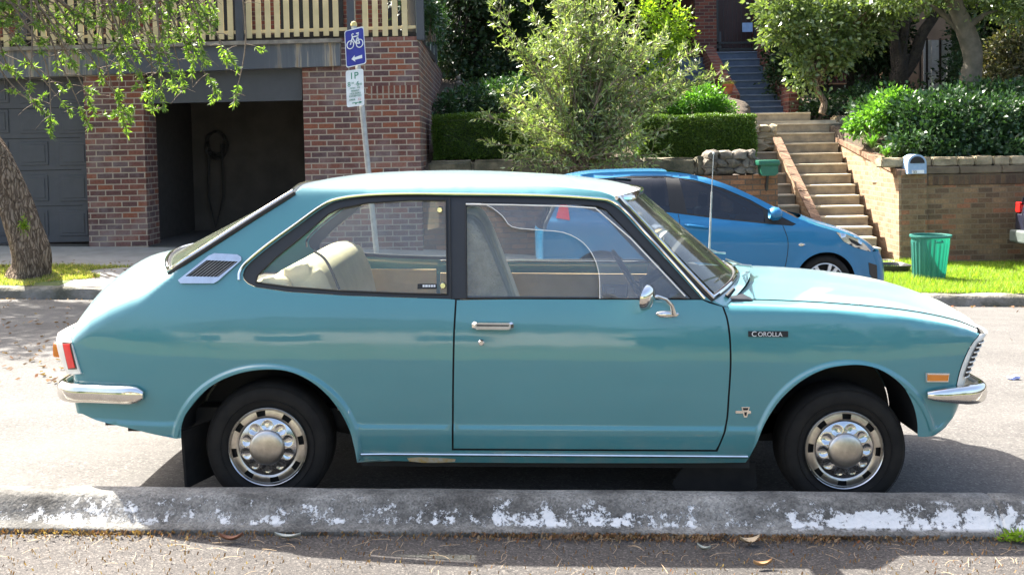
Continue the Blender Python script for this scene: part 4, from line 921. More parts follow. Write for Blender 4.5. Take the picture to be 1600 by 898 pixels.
for k in range(6):
    y0_ = YG+.15+k*1.25; y1_ = y0_+1.25; f = lambda y: B.x-.1+(D.x-B.x)*(y-YG)/(24-YG)
    mb = MB(); mb.prism([Vector((f(y0_+.1), y0_+.1, C.z+.02)), Vector((f(y0_+.1), y0_+.1, C.z+1.3)), Vector((f(y1_), y1_, C.z+1.3)), Vector((f(y1_), y1_, C.z+.02))], [Vector((f(y0_+.1)-.04, y0_+.1, C.z+.02)), Vector((f(y0_+.1)-.04, y0_+.1, C.z+1.3)), Vector((f(y1_)-.04, y1_, C.z+1.3)), Vector((f(y1_)-.04, y1_, C.z+.02))]); mb.build('panel', M_('pale_green_paint', (.50, .52, .42), .6), sf) if k == 0 else mb.build('panel', bpy.data.materials['pale_green_paint'], sf)
    mb = MB(); mb.box((f(y0_)-.07, y0_, C.z), (f(y0_)+.05, y0_+.1, C.z+1.4)); mb.build('post', MAT['greypaint'], sf)

# ------------------------------------------------------------ garden terrain, retaining walls, steps
_gl = hermite([16.6, 17.2, 18.1, 19.5, 22, 26, 32], [1.08, 1.18, 1.35, 2.0, 2.75, 3.3, 3.6]); _gr = hermite([16.6, 17.6, 19, 21.5, 26, 32], [1.05, 1.15, 1.5, 1.95, 2.5, 3.0])
def corr(x, Y): return 4.0+(Y-16.6)*.24 < x < 6.60 and Y < 21.0
def garden_z(x, Y):
    t = sstep(4.2, 6.6, x); z = _gl(Y)*(1-t)+_gr(Y)*t
    if corr(x, Y): return -.9
    if 4.3 < x < 7.0 and 21.0 <= Y < 27: return 1.85
    return z
P = [[Vector((x, y, garden_z(x, y))) for y in np.arange(16.65, 34, .15)] for x in np.arange(-2.5, 24, .12)]
o = MB().grid(P).build('garden_ground', MAT['soil'], smooth='all', fix=False); tag(o, kind='structure')
if o.data.polygons[0].normal.z < 0: o.data.flip_normals()
YW = 16.5
rw = empty('brick_retaining_wall', W(1500, 400, YW)); tag(rw, 'weathered brown brick wall topped with mossy sandstone blocks behind the green bin', 'wall')
a, b = W(1407, 271, YW), W(1447, 405, YW)
mb = MB(); mb.box((a.x, YW-.05, -1.1), (W(1446, 1, YW).x, YW+.35, a.z)); mb.build('pier', MAT['oldbrick'], rw)
mb = MB(); mb.box((W(1446, 1, YW).x+.002, YW, -1.4), (14, YW+.35, W(1446, 290, YW).z)); mb.build('wall', MAT['oldbrick'], rw)
MAT['oldsoldier'] = brick_mat('weathered_upright_brick', [(.13, .08, .045), (.10, .06, .035), (.16, .10, .05)], (.12, .09, .06), bw=.086, bh=.9, ms=.008, off=0, stain=((.05, .04, .03), 3, .4, .6, .6))
mb = MB(); mb.box((W(1446, 1, YW).x+.003, YW-.012, W(1446, 289.5, YW).z), (14, YW+.34, W(1446, 273, YW).z)); mb.build('upright_course', MAT['oldsoldier'], rw)
x = W(1378, 1, YW).x; sbm = MB()
zt0 = W(1446, 246, YW).z; zm = W(1446, 261, YW).z; zb0 = W(1446, 272.5, YW).z
def lump(mb, a, b, bev, j):
    bm = bmesh.new(); bmesh.ops.create_cube(bm, size=1)
    for v in bm.verts: v.co = Vector(((a[0]+b[0])/2+v.co.x*(b[0]-a[0]), (a[1]+b[1])/2+v.co.y*(b[1]-a[1]), (a[2]+b[2])/2+v.co.z*(b[2]-a[2])))
    bmesh.ops.subdivide_edges(bm, edges=bm.edges[:], cuts=2, use_grid_fill=True); bmesh.ops.bevel(bm, geom=[e for e in bm.edges if len(e.link_faces) == 2 and e.calc_face_angle() > 1], offset=bev, segments=2, affect='EDGES')
    for v in bm.verts: v.co += Vector((random.uniform(-j, j), random.uniform(-j, j), random.uniform(-j, j)))
    bm.verts.ensure_lookup_table(); mb.add([v.co.copy() for v in bm.verts], [[v.index for v in f.verts] for f in bm.faces]); bm.free()
while x < 13.5:
    w_ = random.uniform(.28, .46); lump(sbm, (x, YW+.04, zm+.004), (x+w_-.012, YW+.34, zt0+random.uniform(-.01, .01)), .02, .006); x += w_
sbm.build('sandstone_course', MAT['sandstone'], rw, smooth=50)
x = W(1440, 1, YW).x; sbm = MB()
while x < 13.5:
    w_ = random.uniform(.5, .9); lump(sbm, (x, YW-.01, zb0+.003), (x+w_-.008, YW+.33, zm), .012, .004); x += w_
sbm.build('sandstone_ledge', M_('stained_sandstone', (.17, .13, .08), .9, c2=(.08, .06, .04), sc=3, bs=.8, bsc=20), rw, smooth=50)
# flank wall beside the steps
fw = empty('step_flank_wall', W(1380, 400, 17)); tag(fw, 'sunlit tan brick wall sloping down beside the concrete steps', 'wall')
xf = W(1404, 275, YW).x
tp = [W(1404, 274, YW-.04), W(1308, 222, 20.2)]; tp[1].x = max(tp[1].x, xf+.05)
mb = MB(); q = [Vector((xf, YW-.04, -1.2)), tp[0], tp[1], Vector((tp[1].x, 20.2, -1.2))]; mb.prism(q, [v+Vector((.24, 0, 0)) for v in q]); mb.build('wall', MAT['palebrick'], fw)
MAT['capbrick'] = brick_mat('brick_coping', [(.22, .13, .08), (.17, .10, .065), (.26, .16, .10)], (.14, .11, .08), bw=.09, bh=2.5, ms=.010, off=0)
mb = MB(); q = [tp[0]+Vector((-.03, -.03, .0)), tp[0]+Vector((-.03, -.03, .09)), tp[1]+Vector((-.03, 0, .09)), tp[1]+Vector((-.03, 0, 0))]; mb.prism(q, [v+Vector((.30, 0, 0)) for v in q]); mb.build('coping', MAT['capbrick'], fw)
# main flight of concrete steps
def flight(name, label, ys, Yf, xlf, xrf, m, tread=.5, zlow=-1.2, nose=None):
    r_ = empty(name, W((xlf(ys[0])+xrf(ys[0]))/2, ys[0], Yf(ys[0]))); tag(r_, label, 'steps')
    for y in ys:
        Y = Yf(y); a, b = W(xlf(y), y, Y), W(xrf(y), y, Y); z = (a.z+b.z)/2; mb = MB(); mb.box((a.x, Y, z-.5), (b.x, Y+tread+.1, z-.03), 0); mb.build('riser', m, r_)
        mb = MB(); mb.box((a.x-.004, Y-.022, z-.032), (b.x+.004, Y+tread+.1, z), .006); mb.build('tread', nose or m, r_)
    return r_
Yst = lambda y: 20.0-(y-222)*(3.3/149)
MAT['tread'] = M_('sunlit_step_top', (.42, .36, .26), .85, c2=(.32, .27, .19), sc=5, bs=.3, bsc=60)  # lighter step concrete; sunlight on treads and landing put into the colour
flight('concrete_steps', 'long flight of concrete garden steps between the slanted curb and tan flank wall', [388-16.5*k for k in range(10)]+[223.5], Yst, lambda y: 1218+(y-222)*.416, lambda y: 1309+(y-222)*.405, MAT['step'], .42, nose=MAT['tread'])
flight('side_steps', 'narrow flight of concrete steps left of the slanted brick curb', [338-16.7*k for k in range(6)]+[237.5], Yst, lambda y: 1176, lambda y: 1208+(y-222)*.416, MAT['step'], .42, nose=MAT['tread'])
flight('upper_steps', 'broad top concrete steps in front of the blue staircase', [207.5, 192.5], lambda y: 20.05+(222-y)*.022, lambda y: 1207+(y-193)*.3, lambda y: 1311, MAT['step'], .9, nose=MAT['tread'])
flight('landing_slab', 'pale concrete landing slab at the foot of the blue staircase', [176.5], lambda y: 21.3, lambda y: 1170, lambda y: 1266, MAT['step'], 1.6, nose=MAT['tread'])
mb = MB(); a, b = W(1180, 190, 20.9), W(1266, 189, 20.9); mb.box((a.x, 20.75, a.z-.6), (b.x+.5, 21.6, a.z)); o = mb.build('landing_slab', MAT['tread']); tag(o, 'sunlit concrete landing below the pale slab at the top of the garden steps', 'landing')
cb = empty('brick_curb', W(1250, 330, 17.5)); tag(cb, 'slanted brick curb dividing the two flights of garden steps', 'curb')
a, b = W(1209, 226, 19.9), W(1284, 384, 16.45); off = Vector((.13, 0, 0))
mb = MB(); q = [a+Vector((0, 0, .1)), b+Vector((0, 0, .1)), b+Vector((0, 0, -.5)), a+Vector((0, 0, -.5))]; mb.prism(q, [v+off for v in q]); mb.build('curb_body', MAT['palebrick'], cb)
n = 12
for k in range(n):
    t0, t1 = k/n, (k+.93)/n; p, q_ = a.lerp(b, t0)+Vector((-.015, 0, .1)), a.lerp(b, t1)+Vector((-.015, 0, .1)); mb = MB(); v = [p, q_, q_+Vector((.16, 0, 0)), p+Vector((.16, 0, 0))]; mb.prism([w_+Vector((0, 0, .04+random.uniform(-.008, .008))) for w_ in v], v); mb.build('curb_brick', MAT['capbrick'], cb)
lw = empty('low_brick_wall', W(1150, 300, YW-.1)); tag(lw, 'low orange brown brick wall below the rubble stones beside the side steps', 'wall')
mb = MB(); a, b = W(650, 268, YW-.1), W(1215, 273, YW-.1); mb.box((a.x, YW-.1, -1.2), (b.x, YW+.2, W(1215, 273, YW-.1).z)); mb.build('wall', brick_mat('orange_brick', [(.20, .10, .05), (.15, .08, .045), (.25, .12, .06)], (.12, .095, .07), bw=.25, bh=.09, ms=.009), lw)
def rockwall(name, label, px0, px1, ytop, ybot, Y, m, seed, big=.3):
    random.seed(seed); mb = MB(); x0, x1 = W(px0, ytop, Y).x, W(px1, ytop, Y).x; zt_, zb_ = W(px0, ytop, Y).z, W(px0, ybot, Y).z
    n = 0; z = zb_
    while z < zt_:
        hh = random.uniform(.10, .16); x = x0+random.uniform(-.1, 0)
        while x < x1:
            w_ = random.uniform(.13, big); bm = bmesh.new(); bmesh.ops.create_icosphere(bm, subdivisions=2, radius=1)
            sx, sy, sz = w_*.62, .14, hh*.72; ph = [random.uniform(0, 6) for _ in range(6)]
            for v in bm.verts:
                c_ = v.co; k = 1+.16*math.sin(c_.x*3+ph[0])*math.sin(c_.y*3+ph[1])+.12*math.sin(c_.z*4+ph[2]+c_.x*2); p = 5.; q_ = (abs(c_.x)**p+abs(c_.y)**p+abs(c_.z)**p)**(1/p)
                v.co = Vector((x+w_/2+c_.x/q_*sx*k*.85, Y+.1+random.uniform(-.004, .004)+c_.y/q_*sy*k, z+hh/2+c_.z/q_*sz*k*.85))
            mb.add([v.co.copy() for v in bm.verts], [[v.index for v in f.verts] for f in bm.faces]); bm.free(); x += w_*random.uniform(.85, 1.05)
        z += hh*.92
    o = mb.build(name, m, smooth=35); tag(o, label, 'stone wall'); return o
rockwall('rubble_wall', 'grey rubble stone edging under the sunlit hedge beside the green letterbox', 1105, 1176, 250, 273, YW-.02, MAT['rock'], 3)
random.seed(17); ldg = MB(); x = W(664, 1, YW).x; xe = W(1106, 1, YW).x; za_, zb_ = W(800, 251, YW).z, W(800, 272, YW).z
MAT['ledge'] = M_('mossy_stained_stone', (.17, .145, .095), .95, c2=(.055, .055, .035), sc=3.5, bs=1, bsc=16, bd=.03)
while x < xe:
    w_ = random.uniform(.45, 1.0); h_ = random.uniform(-.02, .02); lump(ldg, (x, YW+.03, zb_-.1), (x+w_-.012, YW+.35, za_+h_), .035, .014); x += w_
o = ldg.build('stone_ledge', MAT['ledge'], smooth=50); tag(o, 'long low stained stone ledge running below the left hedge and the bottlebrush shrub', 'stone wall')
rockwall('rock_edging', 'rough sandstone lumps left of the upper concrete steps', 1180, 1208, 206, 236, 20.1, MAT['sandstone'], 5, .35)
sb = empty('sandstone_edging', W(1360, 240, 19)); tag(sb, 'stepped sandstone block edging above the slanted flank wall', 'edging'); random.seed(11)
for (xa, ya, xb_, yb, Y) in ((1309, 181, 1333, 200, 20.9), (1314, 200, 1331, 222, 20.5), (1332, 218, 1356, 236, 19.6), (1354, 222, 1372, 244, 19.0), (1368, 230, 1400, 252, 18.2), (1376, 245, 1420, 262, 17.4), (1340, 183, 1362, 200, 20.8)):
    a, b = W(xa, ya, Y), W(xb_, yb, Y); mb = MB(); lump(mb, (a.x, Y, b.z-.3), (b.x, Y+.5, a.z), .03, .012); mb.build('sandstone_block', MAT['sandstone'], sb, smooth=50)

# ------------------------------------------------------------ the house up the hill
YB = 22.6
hs = empty('brick_house', W(1150, 80, 26)); tag(hs, 'red brick house with a dark barred doorway above the blue staircase', 'house')
def hbox(nm_, p0, p1, Y, d, m, par=None, bev=0): mb = MB(); wbox(mb, p0, p1, Y, d, bev); return mb.build(nm_, m, par or hs)
hbox('wall_pier', (1085, -60), (1120, 84), 26, .5, MAT['housebrick']); hbox('wall', (1181, -60), (1330, 130), 26.02, .5, MAT['housebrick'])
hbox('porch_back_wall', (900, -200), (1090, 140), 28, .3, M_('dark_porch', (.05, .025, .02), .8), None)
hbox('upper_wall', (880, -420), (1330, -58), 26.2, .5, MAT['housebrick'])
hbox('door_recess', (1118, -20), (1182, 82), 26.5, .1, M_('dark_red_door', (.045, .016, .014), .6))
gt = hbox('security_door', (1119, -2), (1123, 80), 26.05, .04, MAT['trim'])
mb = MB()
for p in range(1123, 1181, 7): wbox(mb, (p, 0), (p+1.2, 79), 26.06, .02)
wbox(mb, (1119, 66), (1182, 68), 26.05, .03); wbox(mb, (1178, 0), (1182, 80), 26.05, .04); wbox(mb, (1119, 76), (1182, 79), 26.05, .04); mb.build('door_bars', MAT['trim'], gt)
hbox('letter_pocket', (1160, 36), (1176, 50), 26.0, .04, M_('pale_blue_box', (.25, .36, .55), .5)); hbox('side_panel', (1121, 50), (1127, 78), 26.1, .04, MAT['greypaint'])
ys = [176-.1, 166.5, 157.5, 148, 137, 125.5, 114, 103, 92, 81]
fy = lambda y: 22.6+(176-y)*(3.2/95)
bst = flight('blue_staircase', 'blue grey painted staircase rising to the barred house door', ys, fy, lambda y: 1119+(y-80)*.35, lambda y: 1183+(y-80)*.52, MAT['bluestep'], .4, nose=MAT['bluenose'])
flight('blue_side_stair', 'second blue painted stair half hidden behind the flowering bush', [146, 135, 124, 113, 102, 91], lambda y: 24.3+(146-y)*(1.4/55), lambda y: 1010, lambda y: 1106+(y-91)*.45, MAT['bluestep'], .4)
def ramp_wall(nm_, label, pa, Ya, pb, Yb, w, h):
    a, b = W(*pa, Ya), W(*pb, Yb); mb = MB(); q = [a, b, b-Vector((0, 0, h)), a-Vector((0, 0, h))]; mb.prism(q, [v+Vector((w, 0, 0)) for v in q]); o = mb.build(nm_, MAT['housebrick']); tag(o, label, 'wall')
ramp_wall('stair_wall', 'sloping red brick wall right of the blue staircase', (1183, 62), 25.7, (1234, 160), 22.4, .3, 1.2)
ramp_wall('stair_wall', 'sloping red brick wall left of the blue staircase', (1098, 72), 25.7, (1138, 148), 22.5, .26, 1.2)
for nm_, lb, p0, p1 in (('stair_pier', 'small red brick pier at the lower right foot of the blue staircase', (1232, 146), (1249, 176)), ('stair_pier', 'small red brick pier carrying the terracotta pot', (1130, 147), (1152, 177))):
    mb = MB(); wbox(mb, p0, p1, 22.3, .45, .01); o = mb.build(nm_, MAT['housebrick']); tag(o, lb, 'pier')
pt = empty('flower_pot', W(1138, 147, 22.5)); tag(pt, 'terracotta pot with dry grass on the brick pier by the blue stairs', 'pot')
c = W(1138, 147, 22.5); mb = MB(); mb.lathe([(.08, 0), (.105, .16), (.105, .165), (.125, .17), (.125, .22), (.105, .22), (.10, .17)], c, 'Z', 20, True); mb.build('pot', M_('terracotta', (.45, .13, .05), .85, c2=(.36, .10, .04)), pt, smooth=30)
v = []
for k in range(260):
    a = random.uniform(0, 6.28); r = random.uniform(0, .09); p = np.array(c)+(r*math.cos(a), r*math.sin(a), .2); t = p+np.array((math.cos(a)*random.uniform(.02, .14), math.sin(a)*random.uniform(.02, .14), random.uniform(.04, .12))); v.append([p, p+(.008, 0, 0), t])
fastmesh('dry_grass', v, 3, MAT['grassdry'], pt)
# neighbouring house and white gate to the right
nh = empty('tan_house', W(1500, 100, 27)); tag(nh, 'shaded tan house wall behind the big trees on the right', 'house')
mb = MB(); a = W(1380, -300, 27); mb.box((a.x, 27, 1.5), (19, 27.4, a.z)); mb.build('wall', M_('tan_render', (.22, .15, .09), .9, c2=(.15, .10, .06), sc=1.5), nh)
mb = MB(); wbox(mb, (1582, 0), (1640, 50), 26.97, .05); w_ = mb.build('window', M_('dull_window', (.10, .12, .14), .2), nh)
mb = MB()
for y in (4, 18, 32, 46): wbox(mb, (1580, y), (1642, y+3), 26.94, .04)
wbox(mb, (1578, -2), (1583, 52), 26.93, .05); mb.build('window_frame', MAT['white'], w_)
pg = empty('white_gate', W(1465, 138, 25)); tag(pg, 'white boarded gate with dark posts between the tree trunks', 'gate')
for k in range(4):
    mb = MB(); wbox(mb, (1443+k*12.4, 63), (1454.6+k*12.4, 140), 25, .03); mb.build('board', MAT['white'], pg)
for p in (1437, 1447.5, 1468.5): mb = MB(); wbox(mb, (p, 60), (p+2.6, 142), 24.96, .06); mb.build('post', MAT['barkdark'], pg)
# house added behind the camera, unseen, for bounce and reflections in the paint
ch = empty('reflection_house', (-3, -15, 0)); tag(ch, 'unseen pale house added behind the camera for bounce and reflections', 'house')
mb = MB(); mb.box((-12, -15.4, -.5), (3, -15, 3.4)); mb.build('wall', M_('pale_render', (.5, .46, .38), .9), ch)
for a in (-10, -6, -2): mb = MB(); mb.box((a, -15.02, 1), (a+1.6, -14.95, 2.3)); mb.build('window', MAT['black'], ch)
mb = MB(); mb.prism([Vector((-12.6, -15.8, 3.4)), Vector((-4.5, -15.8, 5.6)), Vector((3.6, -15.8, 3.4))], [Vector((-12.6, -14.6, 3.4)), Vector((-4.5, -14.6, 5.6)), Vector((3.6, -14.6, 3.4))]); mb.build('roof', MAT['greypaint'], ch)
# ------------------------------------------------------------ vegetation
random.seed(21); rng = np.random.default_rng(21)
def unit(a): return a/np.maximum(np.linalg.norm(a, axis=1, keepdims=True), 1e-9)
def leaves(P, D, L, Wd, droop=0.0):                  # diamond leaves, slightly folded
    n = len(P); D = unit(D+np.array([0, 0, -droop])); r = unit(np.cross(D, unit(rng.normal(size=(n, 3))))); up = np.cross(r, D)
    L = L.reshape(-1, 1); Wd = Wd.reshape(-1, 1); mid = P+D*L*.45
    return np.stack([P, mid+r*Wd+up*Wd*.35, P+D*L, mid-r*Wd+up*Wd*.35], 1)
def blob_leaves(blobs, n, L, Wd, clump=.12, nclump=None, shell=.45, droop=.25, up=.2):
    out = []; vol = np.array([b[3]*b[4]*b[5] for b in blobs])**.75; vol = vol/vol.sum()
    for b, f in zip(blobs, vol):
        k = int(n*f); nc = max(6, int((nclump or n/45)*f)); c = unit(rng.normal(size=(nc, 3)))*(rng.uniform(shell**3, 1, nc)**(1/3)).reshape(-1, 1)
        c = c*(1+.16*rng.normal(size=(nc, 1))); C = np.array(b[:3])+c*np.array(b[3:6]); i = rng.integers(0, nc, k)
        P = C[i]+rng.normal(size=(k, 3))*clump; D = unit(P-C[i]+.001)*.8+c[i]*.6+rng.normal(size=(k, 3))*.45+np.array([0, 0, up])
        out.append(leaves(P, D, L*rng.uniform(.6, 1.25, k), Wd*rng.uniform(.7, 1.2, k), droop))
    return np.concatenate(out)
def blobpx(px, py, Y, rx, ry, rz): p = W(px, py, Y); return (p.x, p.y, p.z, rx, ry, rz)
def limb(pts, n=5): return [Vector(p) for p in spl([tuple(p) for p in pts], n)]
def taper(n, a, b): return [a+(b-a)*i/(n-1) for i in range(n)]
def tree(name, label, cat, base, trunk_pts, r0, r1, bark, blobs, n, L, Wd, lm, group=None, branches=None, bfrac=1.0, **k):
    rt = empty(name, base); tag(rt, label, cat, group)
    pts = limb([base]+trunk_pts); mb = MB(); rs = taper(len(pts), r0, r1); mb.tube(pts, rs, 14)
    for v in range(len(mb.v)):
        p = Vector(mb.v[v]); mb.v[v] = tuple(p+Vector((math.sin(p.z*9+p.x*31)*.09, math.cos(p.z*7+p.y*23)*.09, 0))*r1*.9)
    mb.build('trunk', bark, rt, smooth=60)
    top = pts[-1]
    for b in blobs:
        for _ in range(branches or 3):
            st = pts[random.randint(len(pts)//2, len(pts)-1)]; e = Vector(b[:3])+Vector((random.uniform(-.7, .7)*b[3], random.uniform(-.7, .7)*b[4], random.uniform(-.6, .7)*b[5])); m_ = st.lerp(e, .5)+Vector((random.uniform(-.1, .1), random.uniform(-.1, .1), (e-st).length*.12))
            q = limb([st, m_, e], 6); mb = MB(); mb.tube(q, taper(len(q), max(.008, r1*.6*bfrac), .004), 6); mb.build('branch', bark, rt, smooth=True)
    fastmesh('crown', blob_leaves(blobs, n, L, Wd, **k), 4, lm, rt); return rt
LM = {}
LM['bottle'] = leaf_mat('bottlebrush_leaf', [(.11, .16, .05), (.22, .29, .10), (.07, .10, .03), (.38, .42, .24), (.15, .25, .05)], .32, .38, .5)
LM['bottle_new'] = leaf_mat('bottlebrush_young_leaf', [(.09, .17, .03), (.17, .28, .05), (.06, .11, .03), (.26, .36, .09)], .45, .45)
LM['hedge'] = leaf_mat('box_hedge_leaf', [(.06, .125, .018), (.11, .19, .025), (.04, .085, .012), (.15, .24, .04)], .25, .5)
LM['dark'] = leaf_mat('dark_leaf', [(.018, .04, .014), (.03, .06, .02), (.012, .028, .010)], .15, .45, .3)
LM['glossy'] = leaf_mat('glossy_leaf', [(.022, .055, .02), (.038, .09, .028), (.014, .036, .014), (.055, .12, .04)], .2, .42, .45)
LM['pale'] = leaf_mat('pale_glossy_leaf', [(.10, .15, .05), (.16, .22, .07), (.06, .10, .03), (.24, .30, .12)], .3, .3, .6)
LM['yellow'] = leaf_mat('yellow_green_leaf', [(.20, .32, .03), (.30, .42, .05), (.14, .24, .02)], .5, .4)
LM['bright'] = leaf_mat('bright_green_leaf', [(.10, .24, .03), (.06, .16, .02), (.16, .32, .05)], .35, .4)
LM['olive'] = leaf_mat('bronze_green_leaf', [(.08, .085, .04), (.13, .13, .06), (.05, .06, .03), (.16, .12, .07)], .25, .35, .5)
# hedges
def hedge(label, p0, p1, Y, d, n, lm, zb=None, L=.035):
    a, b = W(*p0, Y), W(*p1, Y); x0, x1, z0, z1 = a.x, b.x, (zb if zb is not None else b.z), a.z
    rt = empty('clipped_hedge', ((x0+x1)/2, Y+d/2, z0)); tag(rt, label, 'hedge', 'clipped box hedges')
    mb = MB(); mb.box((x0+.06, Y+.07, z0), (x1-.06, Y+d-.07, z1-.07), .08); mb.build('stems', LM['dark'], rt)
    P = []; D = []
    def face(k, f, nn):
        u, v = rng.random(k), rng.random(k); q = f(u, v); P.append(q+rng.normal(size=(k, 3))*.014-np.array(nn)*np.abs(rng.normal(size=(k, 1)))*.03+np.array(nn)*(.018*np.sin(q[:, :1]*6+q[:, 2:]*9))); D.append(np.array(nn)+rng.normal(size=(k, 3))*.75)
    wx, wz = x1-x0, z1-z0; A = wx*wz+wx*d+wz*d
    face(int(n*wx*wz/A), lambda u, v: np.stack([x0+u*wx, np.full_like(u, Y), z0+v*wz], 1), (0, -1, 0)); face(int(n*wx*d/A), lambda u, v: np.stack([x0+u*wx, Y+v*d, np.full_like(u, z1)], 1), (0, 0, 1))
    for xx, s_ in ((x0, -1), (x1, 1)): face(int(n*wz*d/A), lambda u, v: np.stack([np.full_like(u, xx), Y+v*d, z0+u*wz], 1), (s_, 0, 0))
    P = np.concatenate(P); D = np.concatenate(D); k = len(P); fastmesh('foliage', leaves(P, D, L*rng.uniform(.6, 1.3, k), L*.33*rng.uniform(.7, 1.2, k)), 4, lm, rt)
hedge('sunlit clipped box hedge left of the concrete garden steps', (1000, 183), (1181, 246), 17.5, 1.0, 42000, LM['hedge'])
hedge('shaded clipped hedge beside the brick side wall', (677, 181), (860, 246), 17.6, .9, 30000, LM['hedge'])
# round green shrub behind the hedge
def bush(name, label, cat, blobs, n, L, Wd, lm, stem=MAT['twig'], group=None, ns=10, **k):
    b0 = blobs[0]; zb = min(b[2]-b[5] for b in blobs); rt = empty(name, (b0[0], b0[1], zb)); tag(rt, label, cat, group)
    for _ in range(ns):
        b = random.choice(blobs); e = Vector(b[:3])+Vector((random.uniform(-.6, .6)*b[3], random.uniform(-.6, .6)*b[4], random.uniform(-.2, .7)*b[5])); st = Vector((b0[0]+random.uniform(-.1, .1), b0[1], zb))
        q = limb([st, st.lerp(e, .5)+Vector((0, 0, .05)), e], 4); mb = MB(); mb.tube(q, taper(len(q), .012, .004), 5); mb.build('stem', stem, rt, smooth=True)
    fastmesh('foliage', blob_leaves(blobs, n, L, Wd, **k), 4, lm, rt); return rt
bush('round_shrub', 'bright green rounded shrub behind the sunlit hedge', 'shrub', [blobpx(1082, 162, 19, .60, .5, .30), blobpx(1040, 170, 19, .35, .4, .26), blobpx(1115, 170, 18.9, .3, .3, .22)], 14000, .07, .016, LM['bright'], clump=.05)
bush('ground_cover_bed', 'dark green leafy bed sloping up behind the shaded hedge', 'shrub', [blobpx(760, 158, 20.5, .85, .9, .30), blobpx(720, 168, 19.8, .5, .6, .22), blobpx(800, 150, 21, .7, .8, .3)], 12000, .09, .022, LM['glossy'], clump=.07)
bush('low_dark_hedge', 'low dark hedge strip above the leafy bed', 'shrub', [blobpx(790, 142, 22.5, 1.0, .4, .22)], 5000, .06, .018, LM['dark'], clump=.05)
bush('flowering_bush', 'yellow green bush with white blooms in front of the porch', 'shrub', [blobpx(1045, 44, 23.2, .42, .4, .42), blobpx(1020, 22, 23.4, .35, .35, .3), blobpx(1062, 70, 23.2, .25, .3, .25), blobpx(1030, 90, 23.4, .45, .4, .6)], 2200, .10, .033, LM['yellow'], clump=.12, nclump=110)
# bottlebrush shrub: many stems fanning from one base, narrow leaves along every twig
def twig_leaves(q, r, per, L, Wd, start=.25, spread=.9):
    q = np.array(q); s = np.r_[0, np.cumsum(np.linalg.norm(np.diff(q, axis=0), axis=1))]; n = max(2, int(per*s[-1])); t = rng.uniform(start, 1, n)*s[-1]
    P = np.stack([np.interp(t, s, q[:, k]) for k in range(3)], 1); d = unit(q[-1:]-q[:1]); D = d*rng.uniform(.3, 1.0, (n, 1))+unit(rng.normal(size=(n, 3)))*spread
    return leaves(P, D, L*rng.uniform(.65, 1.2, n), Wd*rng.uniform(.8, 1.2, n), .05)
def bottlebrush():
    base = W(912, 268, 16.0); rt = empty('bottlebrush_shrub', base); tag(rt, 'tall sprawling grey green bottlebrush shrub in front of the hedges', 'shrub'); out = []; random.seed(5)
    tg = MB(); ends = []
    for k in range(150):
        a = random.uniform(-1, 1); px = 925+a*148*random.uniform(.55, 1); lim = 235*math.sqrt(max(.05, 1-(a*.85)**2)); py = 228-lim*random.uniform(.0, 1.15)
        ends.append((px, py, 16.0+random.uniform(-.85, .85)))
    ends += [(1125, 112, 15.7), (1110, 125, 15.6), (1095, 118, 15.7), (1085, 105, 15.8), (1075, 85, 15.8), (1120, 118, 15.6), (780, 20, 15.6), (785, 45, 15.5), (792, 60, 15.6), (775, 15, 15.7), (800, 85, 15.7), (770, 185, 15.4), (765, 190, 15.4), (830, 215, 15.3), (860, 225, 15.2), (1000, 225, 15.3), (1020, 215, 15.4), (950, 240, 15.2), (900, 243, 15.1), (800, 240, 15.3), (830, 248, 15.3), (990, 240, 15.3), (790, 262, 15.4), (835, 266, 15.3), (870, 262, 15.2), (930, 266, 15.2), (975, 262, 15.2), (1010, 258, 15.3), (760, 225, 15.4), (815, 205, 15.3), (1030, 240, 15.4), (1045, 200, 15.5), (1010, 175, 15.5), (850, -30, 16.3), (900, -45, 16), (950, -35, 15.8), (870, 5, 16), (990, -10, 16)]
    for px, py, Y in ends:
        e = W(px, py, Y); b = Vector(base)+Vector((random.uniform(-.28, .28), random.uniform(-.2, .2), random.uniform(-.1, .25))); m_ = b.lerp(e, .45)+Vector(((b.x-e.x)*.10+random.uniform(-.08, .08), random.uniform(-.1, .1), (e-b).length*.06))
        q = limb([b, m_, e], 6); tg.tube(q, taper(len(q), .016, .004), 5, False); n = len(q); ln_ = (e-b).length
        out.append(twig_leaves(q[n//2:], 0, 34, .112, .0135))
        for j in range(max(4, int(ln_*7))):
            i = random.randint(int(n*.3), n-1); d = (q[min(i+1, n-1)]-q[max(i-1, 0)]).normalized(); s_ = q[i]; t_ = s_+(d*random.uniform(.5, 1.2)+Vector((random.uniform(-.9, .9), random.uniform(-.9, .9), random.uniform(-.25, .8)))).normalized()*random.uniform(.12, .34)
            tq = limb([s_, s_.lerp(t_, .5)+Vector((0, 0, .015)), t_], 3); tg.tube(tq, taper(len(tq), .0055, .002), 4, False); out.append(twig_leaves(tq, 0, 38, .112, .0135, .35))
    tg.build('branches', MAT['twig'], rt, smooth='all'); fastmesh('foliage', np.concatenate(out), 4, LM['bottle'], rt)
bottlebrush()
